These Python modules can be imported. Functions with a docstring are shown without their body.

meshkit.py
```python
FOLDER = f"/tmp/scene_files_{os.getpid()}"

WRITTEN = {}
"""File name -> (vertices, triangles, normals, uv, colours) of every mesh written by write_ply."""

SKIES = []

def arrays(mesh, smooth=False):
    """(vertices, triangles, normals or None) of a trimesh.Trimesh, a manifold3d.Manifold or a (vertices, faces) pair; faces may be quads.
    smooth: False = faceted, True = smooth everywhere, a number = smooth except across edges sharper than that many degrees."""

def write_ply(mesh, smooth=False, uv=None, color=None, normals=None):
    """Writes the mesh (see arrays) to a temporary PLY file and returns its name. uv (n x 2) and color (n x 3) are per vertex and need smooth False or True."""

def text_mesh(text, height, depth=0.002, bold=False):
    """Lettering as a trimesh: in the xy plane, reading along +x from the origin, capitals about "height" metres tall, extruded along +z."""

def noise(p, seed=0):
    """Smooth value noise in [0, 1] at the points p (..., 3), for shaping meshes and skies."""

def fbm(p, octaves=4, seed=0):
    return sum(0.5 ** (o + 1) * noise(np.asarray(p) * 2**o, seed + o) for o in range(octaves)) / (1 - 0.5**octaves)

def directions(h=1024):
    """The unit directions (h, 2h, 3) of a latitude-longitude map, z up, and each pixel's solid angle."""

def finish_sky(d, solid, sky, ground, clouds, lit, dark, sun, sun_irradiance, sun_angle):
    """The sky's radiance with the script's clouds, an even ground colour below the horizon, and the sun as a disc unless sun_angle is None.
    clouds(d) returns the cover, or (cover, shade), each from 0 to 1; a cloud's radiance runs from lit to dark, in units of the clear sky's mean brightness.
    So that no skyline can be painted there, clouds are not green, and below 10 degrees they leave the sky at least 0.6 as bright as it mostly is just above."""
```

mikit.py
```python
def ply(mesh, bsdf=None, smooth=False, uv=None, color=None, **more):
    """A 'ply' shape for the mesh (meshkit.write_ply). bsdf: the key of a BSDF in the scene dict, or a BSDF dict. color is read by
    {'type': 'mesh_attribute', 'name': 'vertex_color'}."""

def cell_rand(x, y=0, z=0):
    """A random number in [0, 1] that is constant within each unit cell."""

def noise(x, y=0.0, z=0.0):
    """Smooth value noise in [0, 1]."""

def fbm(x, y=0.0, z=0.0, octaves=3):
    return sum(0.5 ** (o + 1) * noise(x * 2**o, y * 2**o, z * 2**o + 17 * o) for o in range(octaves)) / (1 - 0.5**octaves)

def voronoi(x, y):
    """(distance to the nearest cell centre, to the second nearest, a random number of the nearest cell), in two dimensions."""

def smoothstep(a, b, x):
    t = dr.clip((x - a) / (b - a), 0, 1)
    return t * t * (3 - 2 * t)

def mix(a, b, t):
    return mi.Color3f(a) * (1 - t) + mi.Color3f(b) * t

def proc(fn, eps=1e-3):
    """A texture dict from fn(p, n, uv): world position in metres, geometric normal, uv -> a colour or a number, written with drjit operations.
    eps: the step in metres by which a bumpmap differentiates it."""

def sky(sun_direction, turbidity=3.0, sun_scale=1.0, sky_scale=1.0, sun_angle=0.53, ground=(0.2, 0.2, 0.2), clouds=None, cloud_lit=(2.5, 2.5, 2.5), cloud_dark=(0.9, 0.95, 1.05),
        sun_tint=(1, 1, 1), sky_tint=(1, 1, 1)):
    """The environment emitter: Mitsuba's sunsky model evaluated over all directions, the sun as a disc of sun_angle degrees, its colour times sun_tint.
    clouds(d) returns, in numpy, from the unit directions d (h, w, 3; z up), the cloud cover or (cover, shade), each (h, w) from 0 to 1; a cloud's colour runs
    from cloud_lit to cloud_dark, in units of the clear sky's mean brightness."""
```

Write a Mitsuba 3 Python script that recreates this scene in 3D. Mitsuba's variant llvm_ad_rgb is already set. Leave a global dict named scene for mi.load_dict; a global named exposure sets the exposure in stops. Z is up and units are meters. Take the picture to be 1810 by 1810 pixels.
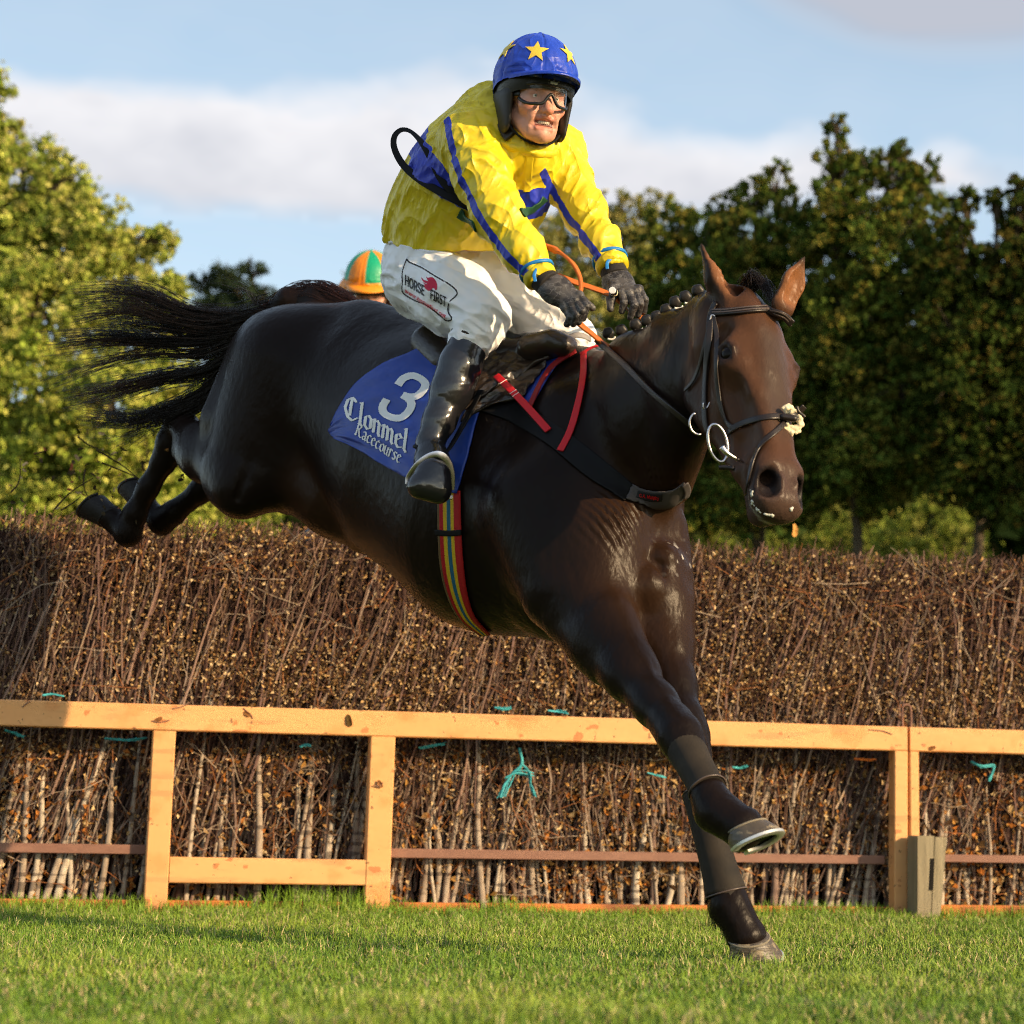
import math, random
import numpy as np, trimesh
import mitsuba as mi
import mikit, meshkit
from mikit import proc, noise, fbm, smoothstep, mix, voronoi

T = mi.ScalarTransform4f
scene, labels = {}, {}
RNG = np.random.default_rng(7)

# ------------------------------------------------------------------ camera, sky, sun, exposure
F_PX, HALF = 3744.0, 905.0                      # focal length and half width, in pixels of the photograph
CAM = np.array([0.0, 0.0, 0.315])
PITCH, ROLL = math.radians(8.53), 0.0165
FWD = np.array([0.0, math.cos(PITCH), math.sin(PITCH)])
U0 = np.array([0.0, -math.sin(PITCH), math.cos(PITCH)])
RGT = math.cos(ROLL) * np.array([1.0, 0, 0]) + math.sin(ROLL) * U0
UPV = -math.sin(ROLL) * np.array([1.0, 0, 0]) + math.cos(ROLL) * U0
scene['camera'] = {
    'type': 'thinlens', 'fov': 2 * math.degrees(math.atan(HALF / F_PX)), 'fov_axis': 'x',
    'to_world': T().look_at(origin=CAM.tolist(), target=(CAM + FWD).tolist(), up=UPV.tolist()),
    'aperture_radius': 0.0092, 'focus_distance': 5.75, 'near_clip': 0.05, 'far_clip': 3000.0}
exposure = 2.5
SUN_EL = math.radians(19.3)
SUN = np.array([0.805 * math.cos(SUN_EL), -0.593 * math.cos(SUN_EL), math.sin(SUN_EL)])


def clouds(d):
    az = np.arctan2(d[..., 0], d[..., 1])
    el = np.arcsin(np.clip(d[..., 2], -1, 1))
    p = np.stack([az * 11.0, el * 22.0, 0 * az + 3.3], -1)
    n1 = meshkit.fbm(p, 5, 3)
    n2 = meshkit.fbm(p * 2.3 + 9, 4, 5)
    # long low bank of fair weather cloud, lumpy above and flat below
    lump = 0.020 * np.cos(az * 7.0 + 0.55) + 0.075 * (n1 - 0.5)
    top = 0.338 + lump - 0.05 * np.clip(az - 0.02, 0, 1)
    bot = 0.288 + 0.016 * (n2 - 0.5) - 0.01 * np.cos(az * 5 + 0.6)
    band = np.clip((top - el) / 0.022, 0, 1) * np.clip((el - bot) / 0.014, 0, 1)
    band *= np.clip((meshkit.fbm(np.stack([az * 3.1 + 4.15, el * 2, 0 * az], -1), 2, 11) - 0.27) / 0.1, 0, 1)
    n3 = meshkit.fbm(np.stack([az * 34, el * 60, 0 * az + 1.7], -1), 4, 9)
    sh1 = np.clip(1.05 - (el - bot) / np.maximum(top - bot, 0.01) * 1.25 + 1.2 * (n2 - 0.5) + 1.3 * (n3 - 0.5), 0, 1)
    # thicker grey cloud higher up
    q = np.stack([az * 2.2 + 1.3, el * 5.0, 0 * az + 7.7], -1)
    hi = meshkit.fbm(q, 5, 21)
    right = 0.40 * np.exp(-((az - 0.23) / 0.12) ** 2 - ((el - 0.40) / 0.035) ** 2)
    high = np.clip((hi + right - 0.56) / 0.14, 0, 1) * np.clip((el - 0.335) / 0.035, 0, 1)
    veil = 0.22 + 0.16 * (n2 - 0.5)
    cover = np.maximum(np.maximum(band * 0.93, high * 0.9), veil)
    shade = np.where(band > 0.45, sh1 * 0.50, 0.12 + 0.75 * np.clip(high * 1.3, 0, 1))
    return cover, shade


scene['sky'] = mikit.sky(SUN.tolist(), turbidity=3.5, sun_scale=1.0, sky_scale=1.42, sun_tint=(0.98, 0.97, 1.0), clouds=clouds,
                         cloud_lit=(1.58, 1.54, 1.56), cloud_dark=(0.80, 0.83, 0.96), sky_tint=(1.10, 1.06, 1.0))


# ------------------------------------------------------------------ helpers
def P(u, v, d):
    """The point at depth d (metres along the view axis) that the photograph shows at pixel u, v."""
    return CAM + d * (FWD + (u - HALF) / F_PX * RGT - (v - HALF) / F_PX * UPV)


def px(p):
    q = np.asarray(p, float) - CAM
    d = q @ FWD
    return np.array([HALF + F_PX * (q @ RGT) / d, HALF - F_PX * (q @ UPV) / d, d])


def unit(v):
    v = np.asarray(v, float)
    return v / (np.linalg.norm(v) + 1e-12)


def key_for(name):
    if name not in scene and name not in labels:
        return name
    k = 1
    while f'{name}_{k:03d}' in scene or f'{name}_{k:03d}' in labels:
        k += 1
    return f'{name}_{k:03d}'


def add(name, mesh, mat, smooth=False, label=None, cat=None, group=None, kind=None, color=None, uv=None, **more):
    """One entry of the scene under the next free key; returns the key."""
    key = key_for(name)
    scene[key] = mikit.ply(mesh, mat, smooth=smooth, color=color, uv=uv, **more)
    tag(key, label, cat, group, kind)
    return key


def tag(key, label=None, cat=None, group=None, kind=None):
    d = {k: v for k, v in (('label', label), ('category', cat), ('group', group), ('kind', kind)) if v}
    if d:
        labels.setdefault(key, {}).update(d)


def thing(name, label, cat, group=None):
    key = key_for(name)
    labels[key] = {}
    tag(key, label, cat, group)
    return key


def rgb(*c):
    return {'type': 'rgb', 'value': list(c)}


def pr(color, rough=0.6, spec=0.5, **k):
    return {'type': 'twosided', 'bsdf': {'type': 'principled', 'base_color': rgb(*color) if isinstance(color, tuple) else color, 'roughness': rough, 'specular': spec, **k}}


def bumped(inner, fn, scale, eps=1e-3):
    return {'type': 'twosided', 'bsdf': {'type': 'bumpmap', 'scale': scale, 'tex': proc(fn, eps), 'inner': inner['bsdf'] if inner['type'] == 'twosided' else inner}}


VC = {'type': 'mesh_attribute', 'name': 'vertex_color'}


def cat_mesh(parts):
    """(vertices, faces) of a list of (v, f), with their vertex counts."""
    n = np.cumsum([0] + [len(p[0]) for p in parts])
    return np.vstack([p[0] for p in parts]), np.vstack([np.asarray(p[1]) + a for p, a in zip(parts, n)])


def catmull(pts, n):
    """A smooth curve through the rows of pts (any dimension), n points."""
    p = np.asarray(pts, float)
    p = np.vstack([2 * p[0] - p[1], p, 2 * p[-1] - p[-2]])
    t = np.linspace(0, len(p) - 3 - 1e-6, n)
    i = t.astype(int)
    f = (t - i)[:, None]
    a, b, c, d = p[i], p[i + 1], p[i + 2], p[i + 3]
    return 0.5 * (2 * b + (c - a) * f + (2 * a - 5 * b + 4 * c - d) * f ** 2 + (3 * b - a - 3 * c + d) * f ** 3)


def frames(c):
    t = np.gradient(c, axis=0)
    t /= np.linalg.norm(t, axis=1, keepdims=True) + 1e-12
    a = np.cross(t[0], [0, 0, 1.0] if abs(t[0, 2]) < 0.9 else [1.0, 0, 0])
    out = []
    for k in range(len(c)):
        a = a - (a @ t[k]) * t[k]
        a /= np.linalg.norm(a) + 1e-12
        out.append(a)
    a = np.array(out)
    return t, a, np.cross(t, a)


def tube(c, r, sides=8, flat=None, cap=True):
    """A closed tube along the points c with radius r; flat = (axis, thickness factor) makes a strap that is thin along the axis."""
    c = np.asarray(c, float)
    r = np.broadcast_to(r, (len(c),))
    t, a, b = frames(c)
    if flat is not None:
        ax = np.broadcast_to(np.asarray(flat[0], float), c.shape)
        b = ax - (ax * t).sum(1, keepdims=True) * t
        b /= np.linalg.norm(b, axis=1, keepdims=True) + 1e-12
        a = np.cross(b, t)
    ang = (np.arange(sides) + 0.5) * 2 * np.pi / sides
    fb = 1.0 if flat is None else flat[1]
    cs, sn = np.cos(ang), np.sin(ang)
    if flat is not None:
        cs, sn = np.sign(cs) * np.abs(cs) ** 0.5, np.sign(sn) * np.abs(sn) ** 0.5
    v = c[:, None] + r[:, None, None] * (cs[None, :, None] * a[:, None] + fb * sn[None, :, None] * b[:, None])
    n, s = len(c), sides
    i, j = np.meshgrid(np.arange(n - 1), np.arange(s), indexing='ij')
    q = np.stack([i * s + j, i * s + (j + 1) % s, (i + 1) * s + (j + 1) % s, (i + 1) * s + j], -1).reshape(-1, 4)
    f = np.vstack([q[:, [0, 1, 2]], q[:, [0, 2, 3]]])
    v = v.reshape(-1, 3)
    if cap:
        v = np.vstack([v, c[:1], c[-1:]])
        k = np.arange(s)
        f = np.vstack([f, np.stack([k * 0 + n * s, (k + 1) % s, k], 1), np.stack([k * 0 + n * s + 1, (n - 1) * s + k, (n - 1) * s + (k + 1) % s], 1)])
    return v, f


def beam(a, b, w, h, wdir, bevel=0.004):
    """A board from a to b with bevelled long edges: w across wdir, h across the third axis."""
    a, b = np.asarray(a, float), np.asarray(b, float)
    t = unit(b - a)
    x = unit(np.asarray(wdir, float) - (np.asarray(wdir, float) @ t) * t)
    y = np.cross(t, x)
    W, H, e = w / 2, h / 2, bevel
    ring = np.array([[W - e, H], [W, H - e], [W, -H + e], [W - e, -H], [-W + e, -H], [-W, -H + e], [-W, H - e], [-W + e, H]])[::-1]
    n = max(2, int(np.linalg.norm(b - a) / 0.12) + 1)
    cs = a + (b - a) * np.linspace(0, 1, n)[:, None]
    v = (cs[:, None] + ring[None, :, :1] * x + ring[None, :, 1:] * y).reshape(-1, 3)
    f = []
    for k in range(n - 1):
        for j in range(8):
            p, q = k * 8 + j, k * 8 + (j + 1) % 8
            f += [[p, q, q + 8], [p, q + 8, p + 8]]
    for k, s in ((0, 1), (n - 1, -1)):
        for j in range(1, 7):
            tri = [k * 8, k * 8 + j + 1, k * 8 + j]
            f.append(tri if s > 0 else tri[::-1])
    f = np.array(f)
    m = trimesh.Trimesh(v, f, process=False)
    if m.volume < 0:
        f = f[:, ::-1]
    return v, f


# ------------------------------------------------------------------ soft solids: blended round cones, meshed by surface nets
class Soft:
    def __init__(self):
        self.prims = []

    def cone(self, a, b, ra, rb, k=0.03, flat=None, op='+'):
        """A round cone from a to b. flat = (axis, factor): squeezed by the factor along the axis."""
        self.prims.append((np.asarray(a, float), np.asarray(b, float), float(ra), float(rb), float(k), flat, op))

    def ball(self, a, r, k=0.03, flat=None, op='+'):
        self.cone(a, np.asarray(a, float) + 1e-5, r, r, k, flat, op)

    def chain(self, pts, rs, k=0.03, flat=None):
        for i in range(len(pts) - 1):
            self.cone(pts[i], pts[i + 1], rs[i], rs[i + 1], k, flat)

    def mesh(self, h, post=None):
        los, his = [], []
        for a, b, ra, rb, k, flat, op in self.prims:
            r = max(ra, rb) * (max(1.0, flat[1]) if flat else 1.0)
            los.append(np.minimum(a, b) - r)
            his.append(np.maximum(a, b) + r)
        add_ = [i for i, p in enumerate(self.prims) if p[6] == '+']
        lo = np.min([los[i] for i in add_], 0) - 4 * h
        hi = np.max([his[i] for i in add_], 0) + 4 * h
        n = np.ceil((hi - lo) / h).astype(int) + 1
        Fv = np.full(n, 1.0, np.float32)
        for (a, b, ra, rb, k, flat, op), l, u in zip(self.prims, los, his):
            i0 = np.maximum(((l - k - 3 * h - lo) / h).astype(int), 0)
            i1 = np.minimum(((u + k + 3 * h - lo) / h).astype(int) + 2, n)
            if (i1 <= i0).any():
                continue
            X = [(lo[c] + h * np.arange(i0[c], i1[c])).astype(np.float32).reshape([-1 if e == c else 1 for e in range(3)]) for c in range(3)]
            ab = b - a
            if flat is not None:
                ax, s = unit(flat[0]), flat[1]
                M = np.eye(3) + (1 / s - 1) * np.outer(ax, ax)
            else:
                M, s = np.eye(3), 1.0
            q = [M[c, 0] * (X[0] - a[0]) + M[c, 1] * (X[1] - a[1]) + M[c, 2] * (X[2] - a[2]) for c in range(3)] if flat is not None else [X[0] - a[0], X[1] - a[1], X[2] - a[2]]
            mab = M @ ab
            t = np.clip((q[0] * mab[0] + q[1] * mab[1] + q[2] * mab[2]) / max(mab @ mab, 1e-12), 0, 1).astype(np.float32)
            d = np.sqrt((q[0] - t * mab[0]) ** 2 + (q[1] - t * mab[1]) ** 2 + (q[2] - t * mab[2]) ** 2) - (ra + (rb - ra) * t)
            d *= min(1.0, s) ** 0.5
            sl = tuple(slice(i0[c], i1[c]) for c in range(3))
            cur = Fv[sl]
            if op == '+':
                w = np.maximum(k - np.abs(cur - d), 0) / k
                Fv[sl] = np.minimum(cur, d) - w * w * k * 0.25
            else:
                d = -d
                w = np.maximum(k - np.abs(cur - d), 0) / k
                Fv[sl] = np.maximum(cur, d) + w * w * k * 0.25
        if post is not None:
            post(Fv, lo, h)
        return surface_nets(Fv, lo, h)


def surface_nets(Fv, lo, h, relax=4):
    ins = Fv < 0
    n = np.array(Fv.shape) - 1
    cnt = np.zeros(n, np.int8)
    for dx in (0, 1):
        for dy in (0, 1):
            for dz in (0, 1):
                cnt += ins[dx:n[0] + dx, dy:n[1] + dy, dz:n[2] + dz]
    mixed = (cnt > 0) & (cnt < 8)
    idx = np.argwhere(mixed)
    num = np.full(n, -1, np.int32)
    num[mixed] = np.arange(len(idx))
    corner = {}
    for dx in (0, 1):
        for dy in (0, 1):
            for dz in (0, 1):
                corner[dx, dy, dz] = Fv[idx[:, 0] + dx, idx[:, 1] + dy, idx[:, 2] + dz].astype(float)
    acc, w = np.zeros((len(idx), 3)), np.zeros(len(idx))
    for c0 in corner:
        for ax in range(3):
            if c0[ax] == 0:
                c1 = tuple(1 if e == ax else c0[e] for e in range(3))
                f0, f1 = corner[c0], corner[c1]
                m = (f0 < 0) != (f1 < 0)
                t = np.where(m, f0 / np.where(m, f0 - f1, 1), 0)
                p = np.tile(np.array(c0, float), (len(idx), 1))
                p[:, ax] = t
                acc += p * m[:, None]
                w += m
    v = lo + h * (idx + acc / w[:, None])
    faces = []
    for ax in range(3):
        b, c = (ax + 1) % 3, (ax + 2) % 3
        s0, s1 = [slice(1, -1)] * 3, [slice(1, -1)] * 3
        s0[ax], s1[ax] = slice(0, -1), slice(1, None)
        A, B = ins[tuple(s0)], ins[tuple(s1)]
        e = np.argwhere(A != B)
        sgn = A[tuple(e.T)]
        off = np.array([1, 1, 1])
        off[ax] = 0
        e = e + off

        def at(db, dc):
            q = e.copy()
            q[:, b] -= db
            q[:, c] -= dc
            return num[q[:, 0], q[:, 1], q[:, 2]]
        q = np.stack([at(1, 1), at(0, 1), at(0, 0), at(1, 0)], 1)
        q = np.where(sgn[:, None], q, q[:, ::-1])
        faces.append(q)
    q = np.vstack(faces)
    q = q[(q >= 0).all(1)]
    f = np.vstack([q[:, [0, 1, 2]], q[:, [0, 2, 3]]])
    if relax:                                       # a little smoothing that does not shrink
        from scipy import sparse
        e = np.vstack([q[:, [0, 1]], q[:, [1, 2]], q[:, [2, 3]], q[:, [3, 0]]])
        A = sparse.coo_matrix((np.ones(len(e)), (e[:, 0], e[:, 1])), (len(v), len(v))).tocsr()
        A = ((A + A.T) > 0).astype(float)
        deg = np.maximum(np.asarray(A.sum(1)).ravel(), 1)[:, None]
        for k in range(relax):
            v = v + (0.5 if k % 2 == 0 else -0.52) * (A @ v / deg - v)
    return v, f
# ------------------------------------------------------------------ ground and grass
FS = 0.212                                       # the fence line on the ground: y = 8 + FS x
FT = unit([1, FS, 0])                            # along the fence
FN = np.array([FT[1], -FT[0], 0])                # from the fence towards the camera


def fl(x, z=0.0, back=0.0):
    """A point on the fence line, `back` metres behind it."""
    return np.array([x, 8 + FS * x, z]) - back * FN


def ground_col(p, n, uv):
    a = fbm(p.x * 1.7, p.y * 1.7, 0, 4)
    b = fbm(p.x * 14, p.y * 14, 3, 3)
    c = mix([0.035, 0.045, 0.012], [0.085, 0.095, 0.022], a)
    return mix(c, [0.10, 0.085, 0.04], 0.45 * smoothstep(0.5, 0.75, b))


scene['mat_ground'] = pr(proc(ground_col), 0.95, 0.1)
gx = np.concatenate([np.linspace(-900, -40, 12), np.linspace(-30, 30, 61), np.linspace(40, 900, 12)])
gy = np.concatenate([np.linspace(-300, -20, 6), np.linspace(-10, 40, 51), np.linspace(60, 1800, 14)])
GX, GY = np.meshgrid(gx, gy, indexing='ij')
GZ = 0.012 * (meshkit.fbm(np.stack([GX * 0.8, GY * 0.8, 0 * GX], -1), 3, 4) - 0.5) - 0.006
gi, gj = np.meshgrid(np.arange(len(gx) - 1), np.arange(len(gy) - 1), indexing='ij')
gq = np.stack([gi * len(gy) + gj, (gi + 1) * len(gy) + gj, (gi + 1) * len(gy) + gj + 1, gi * len(gy) + gj + 1], -1).reshape(-1, 4)
add('ground', (np.stack([GX, GY, GZ], -1).reshape(-1, 3), gq), 'mat_ground', True, kind='structure')

scene['mat_blade'] = {'type': 'twosided', 'bsdf': {'type': 'principled', 'base_color': VC, 'roughness': 0.55, 'specular': 0.35}}


def blades(p, hgt, wid, lean, col0, col1, rng):
    """Bent grass blades as one mesh: five corners and three triangles each."""
    n = len(p)
    az = rng.uniform(0, 2 * np.pi, n)
    d = np.stack([np.cos(az), np.sin(az), 0 * az], 1)
    fa = rng.uniform(0, 2 * np.pi, n)
    s = np.stack([np.cos(fa), np.sin(fa), 0 * fa], 1) * wid[:, None] * 0.5
    up = np.array([0, 0, 1.0])
    mid = p + up * (hgt * 0.55)[:, None] + d * (lean * hgt * 0.3)[:, None]
    tip = p + up * (hgt * (1 - 0.35 * lean))[:, None] + d * (lean * hgt * 0.95)[:, None]
    v = np.stack([p - s, p + s, mid - s * 0.8, mid + s * 0.8, tip], 1)
    c = np.stack([col0, col0, (col0 + col1) / 2, (col0 + col1) / 2, col1], 1)
    f = np.array([[0, 1, 3], [0, 3, 2], [2, 3, 4]])
    F = (f[None] + 5 * np.arange(n)[:, None, None]).reshape(-1, 3)
    return v.reshape(-1, 3), F, c.reshape(-1, 3)


def make_grass():
    rng = np.random.default_rng(3)
    N = 300000
    D = rng.uniform(2.9, 9.3, N * 2)
    keep = rng.random(N * 2) < np.clip((4.6 / D) ** 1.0, 0, 1)
    D = D[keep][:N]
    x = rng.uniform(-1, 1, len(D)) * (0.2417 * D + 0.75)
    y = D
    m = y < 8 + FS * x + 0.12
    x, y = x[m], y[m]
    n = len(x)
    q = np.stack([x, y, 0 * x], 1)
    big = meshkit.fbm(q * 1.3, 3, 1)
    med = meshkit.fbm(q * 6, 3, 2)
    sm = meshkit.noise(q * 23, 9)
    gap = 8 + FS * x - y                          # distance to the fence
    near = np.exp(-np.clip(gap, 0, 9) / 0.16)
    tuft = np.clip(meshkit.noise(q * [2.6, 1, 1], 31) * 1.6 - 0.5, 0, 1) + 1.1 * np.exp(-((x + 0.62) / 0.28) ** 2)
    h = (0.012 + 0.026 * med ** 1.3 + 0.013 * sm) * rng.uniform(0.45, 1.35, n) + near * (0.02 + 0.06 * tuft) * rng.uniform(0.3, 1, n)
    h *= 0.55 + 0.95 * meshkit.fbm(q * 3.1, 3, 77)
    w = rng.uniform(0.0020, 0.0042, n)
    lean = rng.uniform(0.1, 1.25, n) * (1 - 0.45 * near)
    g = np.array([0.135, 0.25, 0.018])
    yl = np.array([0.31, 0.36, 0.048])
    dk = np.array([0.070, 0.15, 0.012])
    t = np.clip(1.3 * (big - 0.25) + rng.normal(0, 0.28, n), 0, 1)[:, None]
    col = dk * (1 - t) + yl * t
    col = 0.55 * col + 0.45 * g
    col = col * (1 - 0.5 * near[:, None]) + 0.5 * near[:, None] * g * 1.3
    straw = rng.random(n) < 0.09 + 0.22 * np.clip(med - 0.52, 0, 1) * 2
    col[straw & (near < 0.4)] = np.array([0.48, 0.40, 0.19]) * rng.uniform(0.6, 1.1, (int((straw & (near < 0.4)).sum()), 1))
    col *= rng.uniform(0.75, 1.25, (n, 1))
    q[:, 2] = -0.006
    v, f, c = blades(q, h, w, lean, col * 0.75, col * 1.15, rng)
    add('grass', (v, f), 'mat_blade', False, kind='stuff', color=c)


make_grass()


# ------------------------------------------------------------------ twigs and leaves
def twigs(p0, p1, r0, r1, bend, rng, segs=3, sides=3):
    """Many thin bent twigs: arrays (vertices, faces), segs pieces each."""
    n = len(p0)
    t = np.linspace(0, 1, segs + 1)
    ax = p1 - p0
    L = np.linalg.norm(ax, axis=1, keepdims=True)
    b = rng.normal(0, 1, (n, 3)) * bend[:, None] * L
    b2 = rng.normal(0, 1, (n, 3)) * bend[:, None] * L * 0.6
    c = p0[:, None] + ax[:, None] * t[None, :, None] + b[:, None] * (4 * t * (1 - t))[None, :, None] + b2[:, None] * np.sin(2 * np.pi * t)[None, :, None]
    tt = ax / (L + 1e-9)
    a = np.cross(tt, np.where(np.abs(tt[:, 2:]) < 0.9, [0, 0, 1.0], [1.0, 0, 0]))
    a /= np.linalg.norm(a, axis=1, keepdims=True) + 1e-9
    bb = np.cross(tt, a)
    ang = np.arange(sides) * 2 * np.pi / sides
    r = r0[:, None] * (1 - t) + r1[:, None] * t
    v = c[:, :, None] + r[:, :, None, None] * (np.cos(ang)[None, None, :, None] * a[:, None, None] + np.sin(ang)[None, None, :, None] * bb[:, None, None])
    i, j = np.meshgrid(np.arange(segs), np.arange(sides), indexing='ij')
    q = np.stack([i * sides + j, i * sides + (j + 1) % sides, (i + 1) * sides + (j + 1) % sides, (i + 1) * sides + j], -1).reshape(-1, 4)
    f = np.vstack([q[:, [0, 1, 2]], q[:, [0, 2, 3]]])
    per = (segs + 1) * sides
    return v.reshape(-1, 3), (f[None] + per * np.arange(n)[:, None, None]).reshape(-1, 3), per


def leaves(p, size, rng, up=0.3, aspect=0.6, fold=0.25, out=None):
    """Many small folded leaves: two triangles each."""
    n = len(p)
    d = rng.normal(0, 1, (n, 3))
    d /= np.linalg.norm(d, axis=1, keepdims=True)
    nn = rng.normal(0, 1, (n, 3)) + np.array([0, 0, up])
    if out is not None:
        nn = nn + out
    nn -= (nn * d).sum(1, keepdims=True) * d
    nn /= np.linalg.norm(nn, axis=1, keepdims=True) + 1e-9
    s = np.cross(nn, d)
    L = size[:, None]
    v = np.stack([p - d * L * 0.5, p + s * L * aspect * 0.5 + nn * L * fold * 0.5, p + d * L * 0.5, p - s * L * aspect * 0.5 + nn * L * fold * 0.5], 1)
    f = np.array([[0, 1, 2], [0, 2, 3]])
    return v.reshape(-1, 3), (f[None] + 4 * np.arange(n)[:, None, None]).reshape(-1, 3)


def pick(cols, n, rng, jitter=0.25):
    c = np.array(cols)[rng.integers(0, len(cols), n)]
    return c * rng.uniform(1 - jitter, 1 + jitter, (n, 1))


# ------------------------------------------------------------------ trees
scene['mat_leaf'] = {'type': 'principledthin', 'base_color': VC, 'roughness': 0.6, 'diff_trans': 0.4, 'spec_trans': 0.0}
scene['mat_needle'] = {'type': 'twosided', 'bsdf': {'type': 'diffuse', 'reflectance': VC}}


def bark_col(p, n, uv):
    g = fbm(p.x * 9, p.y * 9, p.z * 2.2, 4)
    return mix([0.035, 0.026, 0.018], [0.13, 0.105, 0.075], g)


scene['mat_bark'] = pr(proc(bark_col), 0.95, 0.1)


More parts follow.
